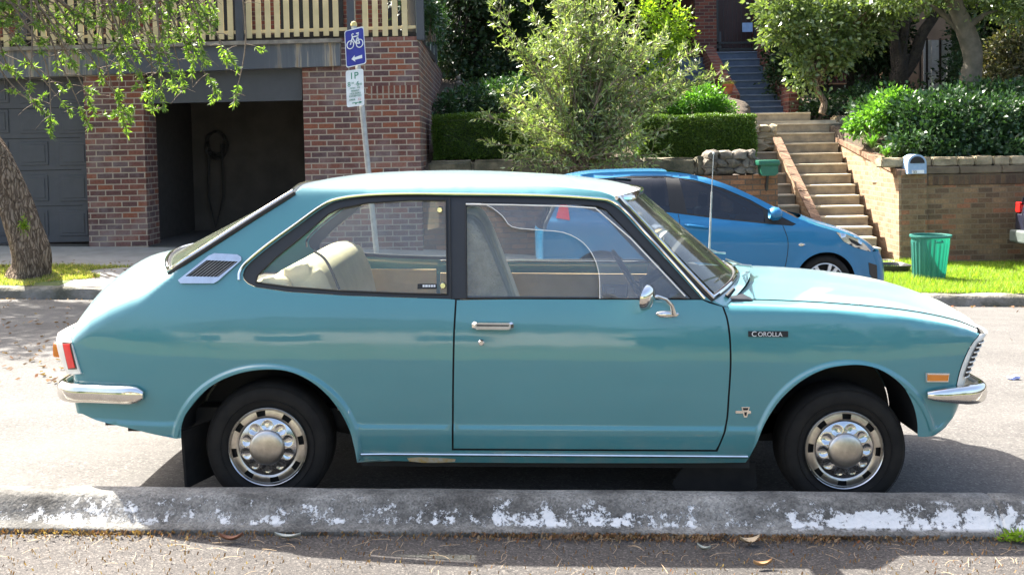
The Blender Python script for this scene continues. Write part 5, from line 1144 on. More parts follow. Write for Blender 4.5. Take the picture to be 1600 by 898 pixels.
# leaning street tree on the left: trunk, high crown outside the picture and hanging twigs
def street_tree():
    b = W(48, 418, 13.75); rt = empty('leaning_tree', b); tag(rt, 'leaning rough barked street tree with leafy branches hanging at top left', 'tree'); random.seed(9)
    zz = far_z(b.x, 13.75); tp = [(b.x-.05, 13.75, zz-.05), W(46, 395, 13.75), W(24, 320, 13.75), W(-2, 255, 13.75), W(-40, 190, 13.75), W(-70, 90, 13.6), W(-60, -60, 13.4), W(-20, -240, 13.2)]
    q = limb(tp, 8); r = [np.interp(i/(len(q)-1), [0, .06, .2, .5, 1], [.33, .255, .225, .205, .11]) for i in range(len(q))]
    mb = MB(); mb.tube(q, r, 28)
    for i in range(len(mb.v)):
        p = Vector(mb.v[i]); k = (i//28); c = q[min(k, len(q)-1)]; d = (p-c); a = math.atan2(d.y, d.x); mb.v[i] = tuple(c+d*(1+.11*math.sin(a*3+p.z*2.2)+.07*math.sin(a*7+p.z*3.1)+.04*math.sin(a*13-p.z*5)))
    mb.build('trunk', MAT['bark'], rt, smooth='all')
    mo = MB(); c = W(38, 352, 13.50); out = []
    k = 240; P = np.array(c)+rng.normal(size=(k, 3))*(.035, .02, .05); fastmesh('moss', leaves(P, np.tile([0, -1, .2], (k, 1))+rng.normal(size=(k, 3))*.6, np.full(k, .035), np.full(k, .008)), 4, MAT['grass'], rt)['kind'] = 'stuff'
    limbs = [[q[-12], W(20, -120, 13.2), W(120, -130, 12.9), W(260, -110, 12.7)], [q[-14], W(10, -60, 13.2), W(90, -70, 13.0), W(180, -60, 12.8)], [q[-10], W(60, -200, 13.2), W(240, -190, 13.0), W(360, -120, 12.9)], [q[-16], W(-30, 20, 13.0), W(10, -20, 12.8), W(60, -40, 12.6)]]
    LQ = []
    for L in limbs:
        lq = limb(L, 8); LQ += lq; mb = MB(); mb.tube(lq, taper(len(lq), .075, .03), 8); mb.build('limb', MAT['bark'], rt, smooth=True)
    # scaffold branches that show in the picture
    tg = MB(); out = []
    tips = [(15, 108), (5, 85), (30, 60), (22, 30), (55, 105), (100, 100), (118, 108), (45, 150), (62, 168), (85, 188), (80, 215), (112, 178), (150, 180), (140, 200), (200, 212), (205, 190), (185, 170), (215, 92), (165, 92), (250, 112), (240, 150), (255, 170), (272, 125), (300, 118), (320, 105), (315, 70), (355, 100), (372, 108), (345, 152), (365, 165), (290, 140), (278, 145), (225, 75), (255, 60), (60, 42), (95, 25), (130, 15), (160, 40), (190, 25), (215, 45), (240, 20), (262, 30), (280, 55), (300, 30), (318, 48), (330, 22), (295, 85), (205, 60), (175, 10), (230, 5), (110, 60), (265, 90), (35, 15), (10, 40), (70, 70), (150, 70), (130, 90), (90, 110), (300, 5), (270, 5), (310, 90), (240, 95), (190, 120), (160, 130), (225, 130), (180, 80), (5, 10), (75, 5), (335, 45), (205, 110)]
    for px, py in tips:
        for rep in range(1 if py > 60 else 2):
            Y = 12.9+random.uniform(-.5, .5); e = W(px+random.uniform(-8, 8)*rep, py+random.uniform(-8, 8)*rep, Y); s_ = min(LQ, key=lambda v: abs(v.x-(e.x+random.uniform(-1.0, 1.0)))+.3*abs(v.z-e.z)); m_ = s_.lerp(e, .55)+Vector((random.uniform(-.25, .25), random.uniform(-.1, .1), random.uniform(-.1, .15)))
            bq = limb([s_, m_, e], 7); tg.tube(bq, taper(len(bq), .017, .004), 5, False); n = len(bq); out.append(twig_leaves(bq[-4:], 0, 150, .085, .010, .3, .8))
            for j in range(6 if py > 50 else 8):
                i = random.randint(int(n*.35), n-1); a_ = bq[i]; t_ = a_+Vector((random.uniform(-.26, .26), random.uniform(-.2, .2), random.uniform(-.22, .12))); tq = limb([a_, a_.lerp(t_, .5)+Vector((0, 0, .02)), t_], 3); tg.tube(tq, taper(len(tq), .006, .002), 4, False)
                if random.random() < .30: out.append(twig_leaves(tq, 0, 120, .08, .010, .5, .8))
    tg.build('twigs', MAT['twig'], rt, smooth='all'); fastmesh('hanging_foliage', np.concatenate(out), 4, LM['bottle_new'], rt)
    P0 = W(0, 0, 1)
    blobs = [(-8.6, 13.6, 6.6, 1.5, 1.3, 1.0), (-10.5, 12.8, 6.2, 1.3, 1.3, .9), (-6.8, 13.3, 7.2, 1.2, 1.2, .8), (-9.5, 11.2, 6.8, 1.3, 1.2, .8), (-12, 14.5, 6.2, 1.4, 1.2, .8), (-10.2, 15.2, 7.5, 1.3, 1.2, .8), (-7.9, 12.2, 6.4, 1.1, 1.1, .7), (-8.8, 14.6, 7.0, 1.1, 1.0, .7)]
    fastmesh('crown', blob_leaves(blobs, 20000, .17, .03, clump=.15, nclump=300), 4, LM['bottle_new'], rt)
street_tree()
# trees and bushes on the right bank
g_ = 'trees in the upper garden'
cb_ = W(1284, 178, 21.2)
tree('crooked_small_tree', 'crooked thin trunked tree with pale glossy leaves right of the blue staircase', 'tree', cb_, [W(1288, 160, 21.2), W(1276, 138, 21.2), W(1282, 120, 21.2), W(1290, 90, 21.1)], .075, .05, MAT['bark'],
     [blobpx(1235, 20, 21.2, .75, .7, .65), blobpx(1290, 40, 21.1, .65, .6, .7), blobpx(1262, 90, 21, .42, .45, .5), blobpx(1340, 30, 21.3, .6, .6, .6), blobpx(1262, 128, 20.8, .22, .25, .22), blobpx(1310, 85, 21, .35, .4, .45), blobpx(1380, 5, 21.3, .7, .6, .4)], 9500, .12, .036, LM['pale'], g_, 5, clump=.11, nclump=250, shell=.3)
tree('dense_evergreen', 'dense dark round evergreen tree behind the crooked small tree', 'tree', W(1330, 150, 23.5), [W(1335, 100, 23.5), W(1345, 40, 23.6)], .14, .09, MAT['barkdark'],
     [blobpx(1330, 60, 23.6, 1.2, .9, .85), blobpx(1375, 60, 23.5, .65, .8, .7), blobpx(1230, 70, 24, .5, .5, 1.0), blobpx(1222, 120, 23.5, .28, .4, .45)], 16000, .10, .032, LM['dark'], g_, 3, clump=.13)
tree('forked_tree', 'dark forked tree trunk leaning before the white gate', 'tree', W(1402, 155, 22.6), [W(1405, 120, 22.6), W(1408, 85, 22.6)], .22, .17, MAT['barkdark'], [blobpx(1480, -40, 22.6, 1.5, 1.0, .6), blobpx(1400, -60, 22.6, 1.2, 1, .6)], 6500, .12, .035, LM['dark'], g_, 2, clump=.15)
ft = [o for o in bpy.data.objects if o.name.startswith('forked_tree')][0]
for pts, r0, r1 in (([W(1406, 125, 22.6), W(1428, 90, 22.6), W(1440, 55, 22.6), W(1462, 20, 22.6), W(1480, -30, 22.6)], .15, .10), ([W(1404, 130, 22.6), W(1398, 90, 22.6), W(1394, 30, 22.6)], .12, .08)):
    q = limb(pts, 5); mb = MB(); mb.tube(q, taper(len(q), r0, r1), 10); mb.build('trunk_fork', MAT['barkdark'], ft, smooth=True)
tree('smooth_trunk_tree', 'tall grey green trunked tree rising from the glossy bushes above the brown wall', 'tree', W(1512, 185, 19.6), [W(1514, 140, 19.6), W(1520, 90, 19.6), W(1508, 45, 19.6), W(1490, 0, 19.6), W(1478, -60, 19.6)], .21, .15, MAT['barkgrey'],
     [blobpx(1560, 10, 19.6, .7, .7, .3), blobpx(1420, -12, 20, .9, .7, .24), blobpx(1500, -40, 19.6, 1.5, 1.2, .5)], 8500, .11, .03, LM['pale'], g_, 4, clump=.13, nclump=260)
tree('bronze_leaved_tree', 'bronze green leaved bushy tree at the right edge', 'tree', W(1598, 200, 20.2), [W(1592, 150, 20.2), W(1585, 100, 20.2)], .10, .07, MAT['bark'],
     [blobpx(1580, 105, 20, .55, .6, .62), blobpx(1625, 80, 20, .7, .6, .8), blobpx(1560, 140, 19.8, .35, .4, .4), blobpx(1560, 75, 20.2, .3, .3, .3)], 11000, .085, .024, LM['olive'], g_, 4, clump=.09, nclump=380)
bush('glossy_bushes', 'mass of dark glossy leaved bushes above the sandstone capped wall', 'shrub', [blobpx(1500, 198, 17.6, .75, .55, .50), blobpx(1570, 200, 17.6, .75, .5, .46), blobpx(1445, 195, 17.7, .5, .5, .42), blobpx(1405, 172, 18.3, .38, .4, .30), blobpx(1640, 195, 17.6, .7, .5, .5), blobpx(1470, 172, 18.8, .6, .5, .32), blobpx(1550, 160, 18.8, .7, .5, .35), blobpx(1360, 178, 18.9, .3, .4, .24), blobpx(1425, 225, 17.3, .45, .3, .22), blobpx(1530, 235, 17.1, .9, .3, .2)], 30000, .10, .028, LM['glossy'], clump=.085, nclump=800)
bush('sunlit_bush', 'brighter green bush at the left end of the glossy bushes', 'shrub', [blobpx(1372, 182, 18.2, .26, .3, .22), blobpx(1395, 160, 18.3, .26, .3, .18), blobpx(1345, 195, 18.6, .16, .2, .16)], 2600, .09, .03, LM['bright'], clump=.08)
bush('back_shrubs', 'dim low shrubs in the shade behind the crooked small tree', 'shrub', [blobpx(1330, 160, 22.4, .7, .5, .22), blobpx(1290, 168, 22, .5, .4, .16), blobpx(1380, 150, 22.8, .7, .5, .3)], 5000, .09, .028, LM['glossy'], clump=.09)
bush('fern_shrub', 'feathery green shrub in front of the white gate', 'shrub', [blobpx(1500, 112, 22.3, .2, .3, .45), blobpx(1508, 60, 22.5, .2, .3, .4)], 3000, .10, .016, LM['glossy'], clump=.1)
# strap leaved plants
def strap(label, px, py, Y, n, L, seed):
    random.seed(seed); b = W(px, py, Y); v = []
    for k in range(n):
        a = random.uniform(0, 6.28); l = L*random.uniform(.6, 1.1); h = l*random.uniform(.4, .9); w = .016; d = Vector((math.cos(a), math.sin(a), 0)); s_ = Vector((-d.y, d.x, 0))*w; pv = None
        for i in range(6):
            t = i/5; p = b+d*(l*.75*t)+Vector((0, 0, h*math.sin(t*2.3)/.9*.8)); ww = s_*(1-t*t)
            if pv: v.append([pv[0], pv[1], p+ww, p-ww])
            pv = (p-ww, p+ww)
    o = fastmesh('strap_leaf_plant', [[tuple(x) for x in q] for q in v], 4, LM['bright']); tag(o, label, 'plant')
strap('strap leaved clump above the slanted coping at the bush end', 1362, 232, 17.9, 46, .42, 1); strap('small strap leaved clump beside the top sandstone blocks', 1336, 212, 18.6, 36, .34, 2)
strap('strap leaved clump hanging over the sandstone course', 1384, 246, 17.2, 30, .3, 3)
# tall dark backdrop trees
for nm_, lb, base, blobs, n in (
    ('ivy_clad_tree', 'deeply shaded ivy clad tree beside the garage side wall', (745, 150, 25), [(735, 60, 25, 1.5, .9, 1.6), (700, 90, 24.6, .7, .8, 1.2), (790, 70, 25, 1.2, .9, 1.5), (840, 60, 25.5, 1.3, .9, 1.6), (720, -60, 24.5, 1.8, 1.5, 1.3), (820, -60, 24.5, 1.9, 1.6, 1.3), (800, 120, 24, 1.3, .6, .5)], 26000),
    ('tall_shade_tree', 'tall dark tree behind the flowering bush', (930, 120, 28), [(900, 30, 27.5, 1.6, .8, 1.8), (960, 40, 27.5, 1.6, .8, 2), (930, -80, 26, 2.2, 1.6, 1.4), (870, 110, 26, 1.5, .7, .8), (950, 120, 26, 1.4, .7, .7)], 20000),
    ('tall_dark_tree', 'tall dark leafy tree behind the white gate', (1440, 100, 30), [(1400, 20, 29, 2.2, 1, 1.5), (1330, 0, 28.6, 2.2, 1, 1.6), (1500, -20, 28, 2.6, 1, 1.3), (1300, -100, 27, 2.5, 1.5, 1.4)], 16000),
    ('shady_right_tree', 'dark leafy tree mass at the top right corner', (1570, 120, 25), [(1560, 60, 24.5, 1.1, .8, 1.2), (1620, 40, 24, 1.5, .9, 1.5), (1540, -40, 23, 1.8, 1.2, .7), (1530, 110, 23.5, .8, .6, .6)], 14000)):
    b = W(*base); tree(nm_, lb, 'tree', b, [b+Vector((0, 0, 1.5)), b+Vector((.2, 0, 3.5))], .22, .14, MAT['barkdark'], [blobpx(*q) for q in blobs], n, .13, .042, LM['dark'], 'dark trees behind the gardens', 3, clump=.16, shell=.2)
bw = empty('sky_blocking_wall', (5, 31, 3)); tag(bw, 'added dark wall blocking the sky behind the trees', 'wall')  # made-up dark wall, added to keep sky from showing between the trees
mb = MB(); mb.box((-6, 31, 1), (24, 31.3, 6.6)); mb.build('wall', M_('dark_sky_blocker', (.020, .020, .016), .9), bw)
mb = MB(); mb.box((-6, 30.95, 6.6), (24, 31.4, 6.75)); mb.build('capping', MAT['barkdark'], bw)
hv = bush('garden_ornament_plants', 'vine growing over the side fence by the garage', 'vine', [blobpx(672, 15, 17.5, .12, .7, .45), blobpx(682, 45, 19, .12, .6, .4)], 2600, .07, .02, LM['glossy'], clump=.06)
# statue and pots in the shaded corner
st = empty('garden_statue', W(717, 165, 21.5)); tag(st, 'small stone cherub statue in the dark corner by the side wall', 'statue')
c = W(717, 166, 21.5); mb = MB(); mb.lathe([(.10, 0), (.10, .05), (.07, .08), (.075, .20), (.10, .24), (.10, .27)], c, 'Z', 14, True); mb.build('plinth', MAT['rock'], st, smooth=30)
mb = MB(); mb.lathe([(.05, .27), (.07, .33), (.06, .42), (.075, .50), (.03, .545), (.05, .57), (.055, .60), (.04, .64), (.005, .655)], c, 'Z', 14, True)
for s_ in (-1, 1): mb.tube([c+Vector((.06*s_, 0, .49)), c+Vector((.13*s_, -.02, .45)), c+Vector((.12*s_, -.05, .53))], [.025, .02, .015], 7)
mb.build('figure', MAT['rock'], st, smooth=50)
# leaf litter
random.seed(3); rng = np.random.default_rng(3)
def litter(name, label, spots, L, m, zf):
    v = []
    for x, y in spots:
        z = zf(x, y)+random.uniform(.006, .012); l = L*random.uniform(.6, 1.3); a = random.uniform(0, 6.28); d = Vector((math.cos(a), math.sin(a), random.uniform(-.1, .25))); s_ = Vector((-math.sin(a), math.cos(a), random.uniform(.0, .25))); p = Vector((x, y, z)); w = l*random.uniform(.12, .28)
        v.append([tuple(p-d*l/2), tuple(p-s_*w), tuple(p+d*l/2+Vector((0, 0, .01))), tuple(p+s_*w+Vector((0, 0, .01)))])
    o = fastmesh(name, v, 4, m); tag(o, label, 'leaves', kind='stuff'); return o
MAT['deadleaf'] = leaf_mat('dead_leaf', [(.14, .075, .04), (.20, .12, .065), (.09, .05, .03), (.27, .19, .11), (.18, .07, .03)], .2, .8, .2)
sp = []
for k in range(170):
    p = W(random.uniform(-40, 130), random.uniform(462, 660), 1); 
    t = (HC-(-.15))/(HC-p.z) if p.z < HC else 1; sp.append((p.x*t, p.y*t)) if random.random() < .7 else None
sp += [(random.uniform(-9, -3.6), random.gauss(12.35, .28)) for _ in range(150)] + [(random.uniform(2.4, 9), random.uniform(5, 12.6)) for _ in range(90)] + [(random.uniform(5, 9), random.gauss(12.3, .25)) for _ in range(90)]
sp = [(x, y) for x, y in sp if 4.3 < y < 12.85]
litter('fallen_leaves', 'brown fallen leaves scattered over the road', sp, .05, MAT['deadleaf'], lambda x, y: road_z(x, y))
litter('verge_leaves', 'brown fallen leaves lying on the grass and driveway', [(random.uniform(-8, -3.5), random.uniform(13.12, 14.8)) for _ in range(150)], .06, MAT['deadleaf'], lambda x, y: far_z(x, y)+.02)
fp = lambda x, y: .03-SS*x
nd_ = [(random.gauss(.62, .5) if random.random() < .6 else (random.gauss(-1.7, .3) if random.random() < .45 else random.uniform(-1.9, 2)), 3.70-abs(random.gauss(0, .03))) for _ in range(1700)]
litter('gutter_debris', 'orange brown needles and leaf crumbs gathered along the kerb foot', nd_, .013, MAT['deadleaf'], fp)
nd2 = [(random.uniform(-2, 2), random.uniform(3.3, 3.69)) for _ in range(900)]
litter('path_debris', 'fine dry leaf crumbs on the near footpath', nd2, .008, MAT['deadleaf'], fp)
v = []
for k in range(230):
    x, y = random.uniform(-2, 2), 3.69-abs(random.gauss(0, .14)); a = random.uniform(0, 6.28); l = random.uniform(.03, .09); bend = random.uniform(-.6, .6); pv = None
    for i in range(5):
        t = i/4; aa = a+bend*t; p = Vector((x+l*t*math.cos(aa), y+l*t*math.sin(aa), fp(x, y)+.005+.004*math.sin(t*3))); s_ = Vector((-math.sin(aa), math.cos(aa), .4))*.0006
        if pv: v.append([tuple(pv[0]), tuple(pv[1]), tuple(p+s_), tuple(p-s_)])
        pv = (p-s_, p+s_)
o = fastmesh('pine_needles', v, 4, M_('straw_needle', (.42, .30, .17), .8)); tag(o, 'thin dry needles strewn on the near footpath', 'needles', kind='stuff')
def bigleaf(label, px, py, Y, L, w, rot, col, curl=.02):
    b = W(px, py, Y); b.z = fp(b.x, b.y)+.008; P = []; n = 8
    for i in range(n+1):
        t = i/n-.5; hw = w*math.sin(math.pi*(i/n)**.8)+.0008; P.append([b+Matrix.Rotation(rot, 3, 'Z') @ Vector((t*L, s_*hw, .004+curl*(abs(t)*2)**2*.6+(.012 if s_ else 0)*abs(s_))) for s_ in (-1, 0, 1)])
    o = MB().grid(P).build('fallen_leaf', M_('leaf_'+label.split()[0], col, .7), smooth='all'); tag(o, label, 'leaf', 'large leaves on the footpath')
bigleaf('curled brown leaf at the kerb foot near the rear wheel', 362, 855, 3.62, .085, .012, .1, (.25, .11, .06), .03)
bigleaf('silvery narrow leaf at the kerb foot right of the curled brown leaf', 450, 852, 3.64, .10, .009, -.1, (.45, .46, .40))
bigleaf('beige broad dry leaf at the kerb foot left of the front wheel', 1172, 853, 3.63, .08, .020, .2, (.45, .35, .22), .03)
bigleaf('grey narrow leaf on the path below the beige broad leaf', 1100, 868, 3.56, .05, .006, -.5, (.40, .42, .36))
bigleaf('tan leaf lying nearest the bottom edge under the front door', 1192, 890, 3.43, .07, .009, .15, (.42, .26, .12))
wd = W(1585, 835, 3.69); v = []
for k in range(60):
    a = random.uniform(0, 6.28); p = wd+Vector((random.gauss(0, .03), random.uniform(-.01, .01), 0)); p.z = fp(p.x, p.y)+random.uniform(0, .03); v.append((p, (math.cos(a), math.sin(a)-.4, .6)))
o = fastmesh('kerb_weed', leaves(np.array([tuple(a) for a, _ in v]), np.array([b for _, b in v]), np.full(60, .035), np.full(60, .006)), 4, LM['yellow']); tag(o, 'small bright weed growing at the kerb joint', 'weed')
# crumpled wrapper on the road
c = W(1583, 620, 6.6); c.z = road_z(c.x, c.y)+.012; mb = MB(); bm = bmesh.new(); bmesh.ops.create_icosphere(bm, subdivisions=2, radius=.035)
for q in bm.verts: q.co = Vector((q.co.x*1.4, q.co.y, q.co.z*.5))*random.uniform(.6, 1.2)
mb.add([c+q.co for q in bm.verts], [[w_.index for w_ in f.verts] for f in bm.faces]); bm.free(); o = mb.build('crumpled_wrapper', M_('bluish_paper', (.45, .5, .8), .5)); tag(o, 'crumpled pale blue wrapper on the road right of the bumper', 'litter')
# ------------------------------------------------------------ blue hatchback
def wblue_f():
    pr = hermite([.15, .22, .35, .5, .7, .85, .93, .97, 1.1, 1.25, 1.36, 1.42, 1.46], [.76, .80, .825, .84, .847, .838, .825, .80, .745, .675, .61, .56, .49])
    def f(u, z):
        w = pr(z)
        for uc in (-1.25, 1.24):
            e = math.hypot(u-uc, z-.30)/.345
            k = 1-sstep(1.02, 1.3, e)
            if k > 0: w += max(0, .85-w)*k
        if u > 1.1: w -= .19*((u-1.1)/.75)**2
        if u < -1.2: w -= .14*((-u-1.2)/.75)**2
        return w
    return f
BX = (W(1290, 441, 10.95).x-1.24)
def build_blue():
    wf = wblue_f(); z0 = W(1290, 441, 10.95).z-.30+0
    car = Car('blue_hatchback', BX, 11.79, 0, SS, wf); car.Z0 = z0+1.24*SS; car.root.location.z = car.Z0; rt = car.root
    tag(rt, 'bright blue modern hatchback parked at the far kerb', 'car'); m = MAT['blue']
    roof = [(880, 279), (920, 271), (985, 268), (1040, 268), (1088, 274), (1135, 288), (1178, 307), (1215, 326), (1246, 341)]
    roof_e = along(spl([car.uz(*p) for p in roof], 4), 26)
    hood_e = along(spl([car.uz(*p) for p in [(1246, 341), (1275, 352), (1305, 361), (1330, 370), (1350, 382), (1362, 393)]], 4), 16)
    nose = spl([car.uz(*p) for p in [(1362, 393), (1368, 410), (1370, 430), (1369, 446), (1362, 466)]], 4)
    uF = nose[0][0]; R_ = .335
    def arch(uc): return [(uc+R_*1.03*math.cos(t), .30+R_*math.sin(t)) for t in np.linspace(-.25, math.pi+.25, 26)]
    aF, aR = arch(1.24), arch(-1.25)
    back = spl([(-1.50, 1.40), (-1.68, 1.22), (-1.80, 1.0), (-1.86, .85), (-1.86, .6), (-1.84, .4), (-1.76, .24)], 4)
    u0 = roof_e[0][0]; back_top = spl([(u0, roof_e[0][1]), (-.9, 1.415), (-1.2, 1.425), (-1.50, 1.40)], 4)
    outer = [(p[0], p[1]) for p in hood_e]+nose[1:]+[(1.60, .22)]+aF+[(.90, .19), (-.90, .19)]+aR+back[::-1]+back_top[::-1][1:-1]+roof_e[:-1]
    win = [car.uz(*p) for p in [(900, 292), (935, 279), (985, 275), (1040, 275), (1085, 281), (1130, 294), (1172, 312), (1206, 331), (1244, 350), (1238, 353), (1200, 350), (1130, 343), (1060, 334), (985, 324), (900, 315)]]
    g1 = [car.uz(*p) for p in [(915, 290), (940, 281), (985, 277.5), (1040, 277.5), (1047, 331), (985, 322), (915, 313)]]
    g2 = [car.uz(*p) for p in [(1061, 279), (1085, 284), (1128, 297), (1168, 314), (1192, 328), (1196, 347), (1130, 341), (1074, 333)]]
    win_full = [(-1.55, 1.12), (-1.35, 1.30)]+win[1:-1]+[(-.9, .99), (-1.3, 1.05)]
    car.shell('body', outer, [win_full], m, (1, -1), d=.05)
    for sg in (1, -1):
        fr = car.shell('window_frame', win_full, [g1, g2], MAT['black'], (sg,), d=.08, off=-.006)
        for g in (g1, g2): car.shell('door_window', g, [], MAT['shade_glass'], (sg,), d=.1, off=-.008)
        mb = MB(); gp = spl([car.uz(*p) for p in [(1060, 335), (1063, 360), (1062, 400), (1056, 440)]], 4); car.strip(mb, gp, .004, -.001, sg, 5, uz=True); mb.build('door_gap', MAT['black'], rt, world=False)
        mb = MB(); gp = spl([car.uz(*p) for p in [(1223, 352), (1231, 375), (1230, 400), (1224, 428), (1220, 445)]], 4); car.strip(mb, gp, .004, -.001, sg, 5, uz=True); mb.build('door_gap', MAT['black'], rt, world=False)
        mb = MB(); mb.tube([car.P(*car.uz(*p), o_, sg) for p, o_ in (((1070, 351.5), .0), ((1075, 352), .03), ((1100, 355), .032), ((1107, 357), .0))], [.014, .016, .016, .012], 8); mb.build('door_handle', m, rt, world=False, smooth=True)
        mb = MB(); c = car.P(*car.uz(1206, 333), .11, sg); n = 16; prof = [(-.02, .02), (-.055, .052), (-.02, .078), (.04, .072), (.075, .045), (.085, .01)]
        vs = []
        for dx, rr in prof:
            for k in range(n): a = 2*math.pi*k/n; vs.append(c+Vector((dx, rr*1.25*math.cos(a), rr*math.sin(a))))
        mb.add(vs, [(i*n+k, i*n+(k+1) % n, (i+1)*n+(k+1) % n, (i+1)*n+k) for i in range(5) for k in range(n)]+[tuple(range(n))[::-1], tuple(5*n+k for k in range(n))]); mb.tube([c+Vector((.02, sg*.05, -.03)), c+Vector((.06, sg*.12, -.06))], .02, 6)
        mb.build('door_mirror', m, rt, world=False, smooth=50)
        mb = MB(); mb.tube([car.P(*car.uz(1248, 382), -.002, sg), car.P(*car.uz(1248, 382), .006, sg)], .001, 4); mb = MB(); car.bevplate(mb, [(1247, 382), (1249, 380.2), (1253, 379.8), (1257, 381), (1258, 382.5), (1254, 384.6), (1249, 384.2)], .006, .8, sg); mb.build('indicator', MAT['hubbright'], rt, world=False)
        hl = [(1306, 362.5), (1322, 365.5), (1340, 373), (1352, 382), (1361, 393), (1352, 391), (1335, 386), (1318, 377)]; P = [car.uz(*p) for p in hl]; v2, f2 = fill(P, [], .05)
        o = mesh_obj('headlight', [car.P(u, z, .006, sg) for u, z in v2], f2, MAT['hubbright'], rt); mb = MB(); pi_ = [car.uz(*p) for p in [(1326, 372), (1338, 377), (1348, 384), (1340, 384), (1330, 379)]]; mb.prism([car.P(u, z, .010, sg) for u, z in pi_], [car.P(u, z, .004, sg) for u, z in pi_]); mb.build('lamp_bowl', MAT['black'], o, world=False)
        mb = MB(); fl_ = [(1357, 410), (1370, 414), (1371, 438), (1366, 440), (1359, 428)]; car.decal(mb, fl_, .001, .004, .003, sg); mb.build('fog_lamp_recess', MAT['trim'], rt, world=False)
        mb = MB(); q = [(-1.75, .98), (-1.60, .96), (-1.62, 1.12), (-1.70, 1.16)]; mb.prism([car.P(u, z, .008, sg) for u, z in q], [car.P(u, z, -.004, sg) for u, z in q]); mb.build('tail_light', MAT['red'], rt, world=False)
        for arc, uc in ((aF, 1.24), (aR, -1.25)):
            ln = MB(); ln.grid([[Vector((u, -sg*(wf(u, z)+w_), z)) for u, z in arc] for w_ in (-.001, -.03, -.3)]); c_ = [Vector((u, -sg*.45, z)) for u, z in arc]; ln.add([Vector((uc, -sg*.45, .3))]+c_, [(0, i+1, i+2) for i in range(len(c_)-1)]); ln.build('wheel_arch_liner', MAT['black'], rt, world=False)
            wz = empty('wheel', (uc, -sg*.80, .30)); wz.parent = rt; wz.rotation_euler = (0, R(10), 0 if sg > 0 else math.pi)
            t = MB(); t.lathe([(.21, .03), (.215, .0), (.24, -.012), (.27, -.008), (.288, .01), (.295, .04), (.295, .16), (.28, .19), (.2, .18)], (0, 0, 0), 'Y', 48); t.build('tyre', MAT['tyre'], wz, world=False, smooth=50)
            t = MB(); t.lathe([(.213, .02), (.210, -.006), (.200, -.008), (.196, .01), (.19, .12)], (0, 0, 0), 'Y', 48)
            for k in range(5):
                for d_ in (-.13, .13):
                    a = 2*math.pi*k/5+d_; a2 = 2*math.pi*k/5+d_*1.6; v_ = lambda r, an, h: Vector((r*math.cos(an), h, r*math.sin(an))); w1, w2 = .11, .095
                    t.prism([v_(.045, a-w1*2, -.012), v_(.2, a2-w2, -.004), v_(.2, a2+w2, -.004), v_(.045, a+w1*2, -.012)], [v_(.045, a-w1*2, .02), v_(.2, a2-w2, .02), v_(.2, a2+w2, .02), v_(.045, a+w1*2, .02)])
            t.lathe([(.001, -.016), (.05, -.014), (.055, .02)], (0, 0, 0), 'Y', 24); t.build('rim', M_('painted_alloy', (.6, .6, .6), .35, .6) if 'painted_alloy' not in bpy.data.materials else bpy.data.materials['painted_alloy'], wz, world=False, smooth=35)
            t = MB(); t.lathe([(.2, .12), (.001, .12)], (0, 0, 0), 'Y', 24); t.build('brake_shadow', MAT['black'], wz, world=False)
    w3 = lambda e: [(u, wf(u, z), z) for u, z in e]
    # roof and windscreen split near the front pillar
    rf = w3(back_top[::-1][:-1]+roof_e[:12]); n = len(rf); rf = rf; rC = [(u+.02, z+.02) for u, w, z in rf]; MB().grid(loft(rf, rC, 10, 2.4, 2)).build('roof', m, rt, world=False, smooth='all')
    we = w3(roof_e[11:]); n = len(we); wC = [(u+.02+.20*(i/(n-1))*1.0, z-.035+(.02+.035)*max(0, 1-i/7)) for i, (u, w, z) in enumerate(we)]; MB().grid(loft(we, wC, 10, 2.4, 2)).build('windscreen', MAT['shade_glass'], rt, world=False, smooth='all')
    he = w3(hood_e); n = len(he); hC = [(u+.20, z+.012) for i, (u, w, z) in enumerate(he)]; MB().grid(loft(he, hC, 10, 2.4, 2)).build('bonnet', m, rt, world=False, smooth='all')
    ne = w3(nose); MB().grid(closure(ne, [p[0]+.20 for p in ne], n=10, k=2.2)).build('front_bumper', m, rt, world=False, smooth='all'); MB().grid(closure(ne, [p[0]+.20 for p in ne], n=10, k=2.2, mirror=True)).build('front_bumper', m, rt, world=False, smooth='all')
    be = w3(back); G = [closure(be, [p[0]-.10 for p in be], n=10, k=2.6, mirror=q) for q in (False, True)]
    MB().grid(G[0][12:]).grid(G[1][12:]).build('rear_bumper', m, rt, world=False, smooth='all'); MB().grid(G[0][:13]).grid(G[1][:13]).build('rear_window', MAT['shade_glass'], rt, world=False, smooth='all')
    mb = MB(); mb.box((-.88, -.7, .18), (.88, .7, .3)); mb.box((-1.7, -.45, .24), (1.6, .45, .5)); mb.build('underbody', MAT['black'], rt, world=False)
    for x in (-.75, .1):
        for sg in (1, -1): mb = MB(); mb.box((x-.1, -sg*.60, .5), (x+.12, -sg*.15, 1.05), .05); mb.box((x-.05, -sg*.48, 1.06), (x+.04, -sg*.27, 1.22), .03); mb.build('seat', MAT['trim'], rt, world=False, smooth=True)
    mb = MB(); mb.box((.55, -.68, .6), (1.1, .68, .95), .05); mb.build('dashboard', MAT['trim'], rt, world=False)
build_blue()

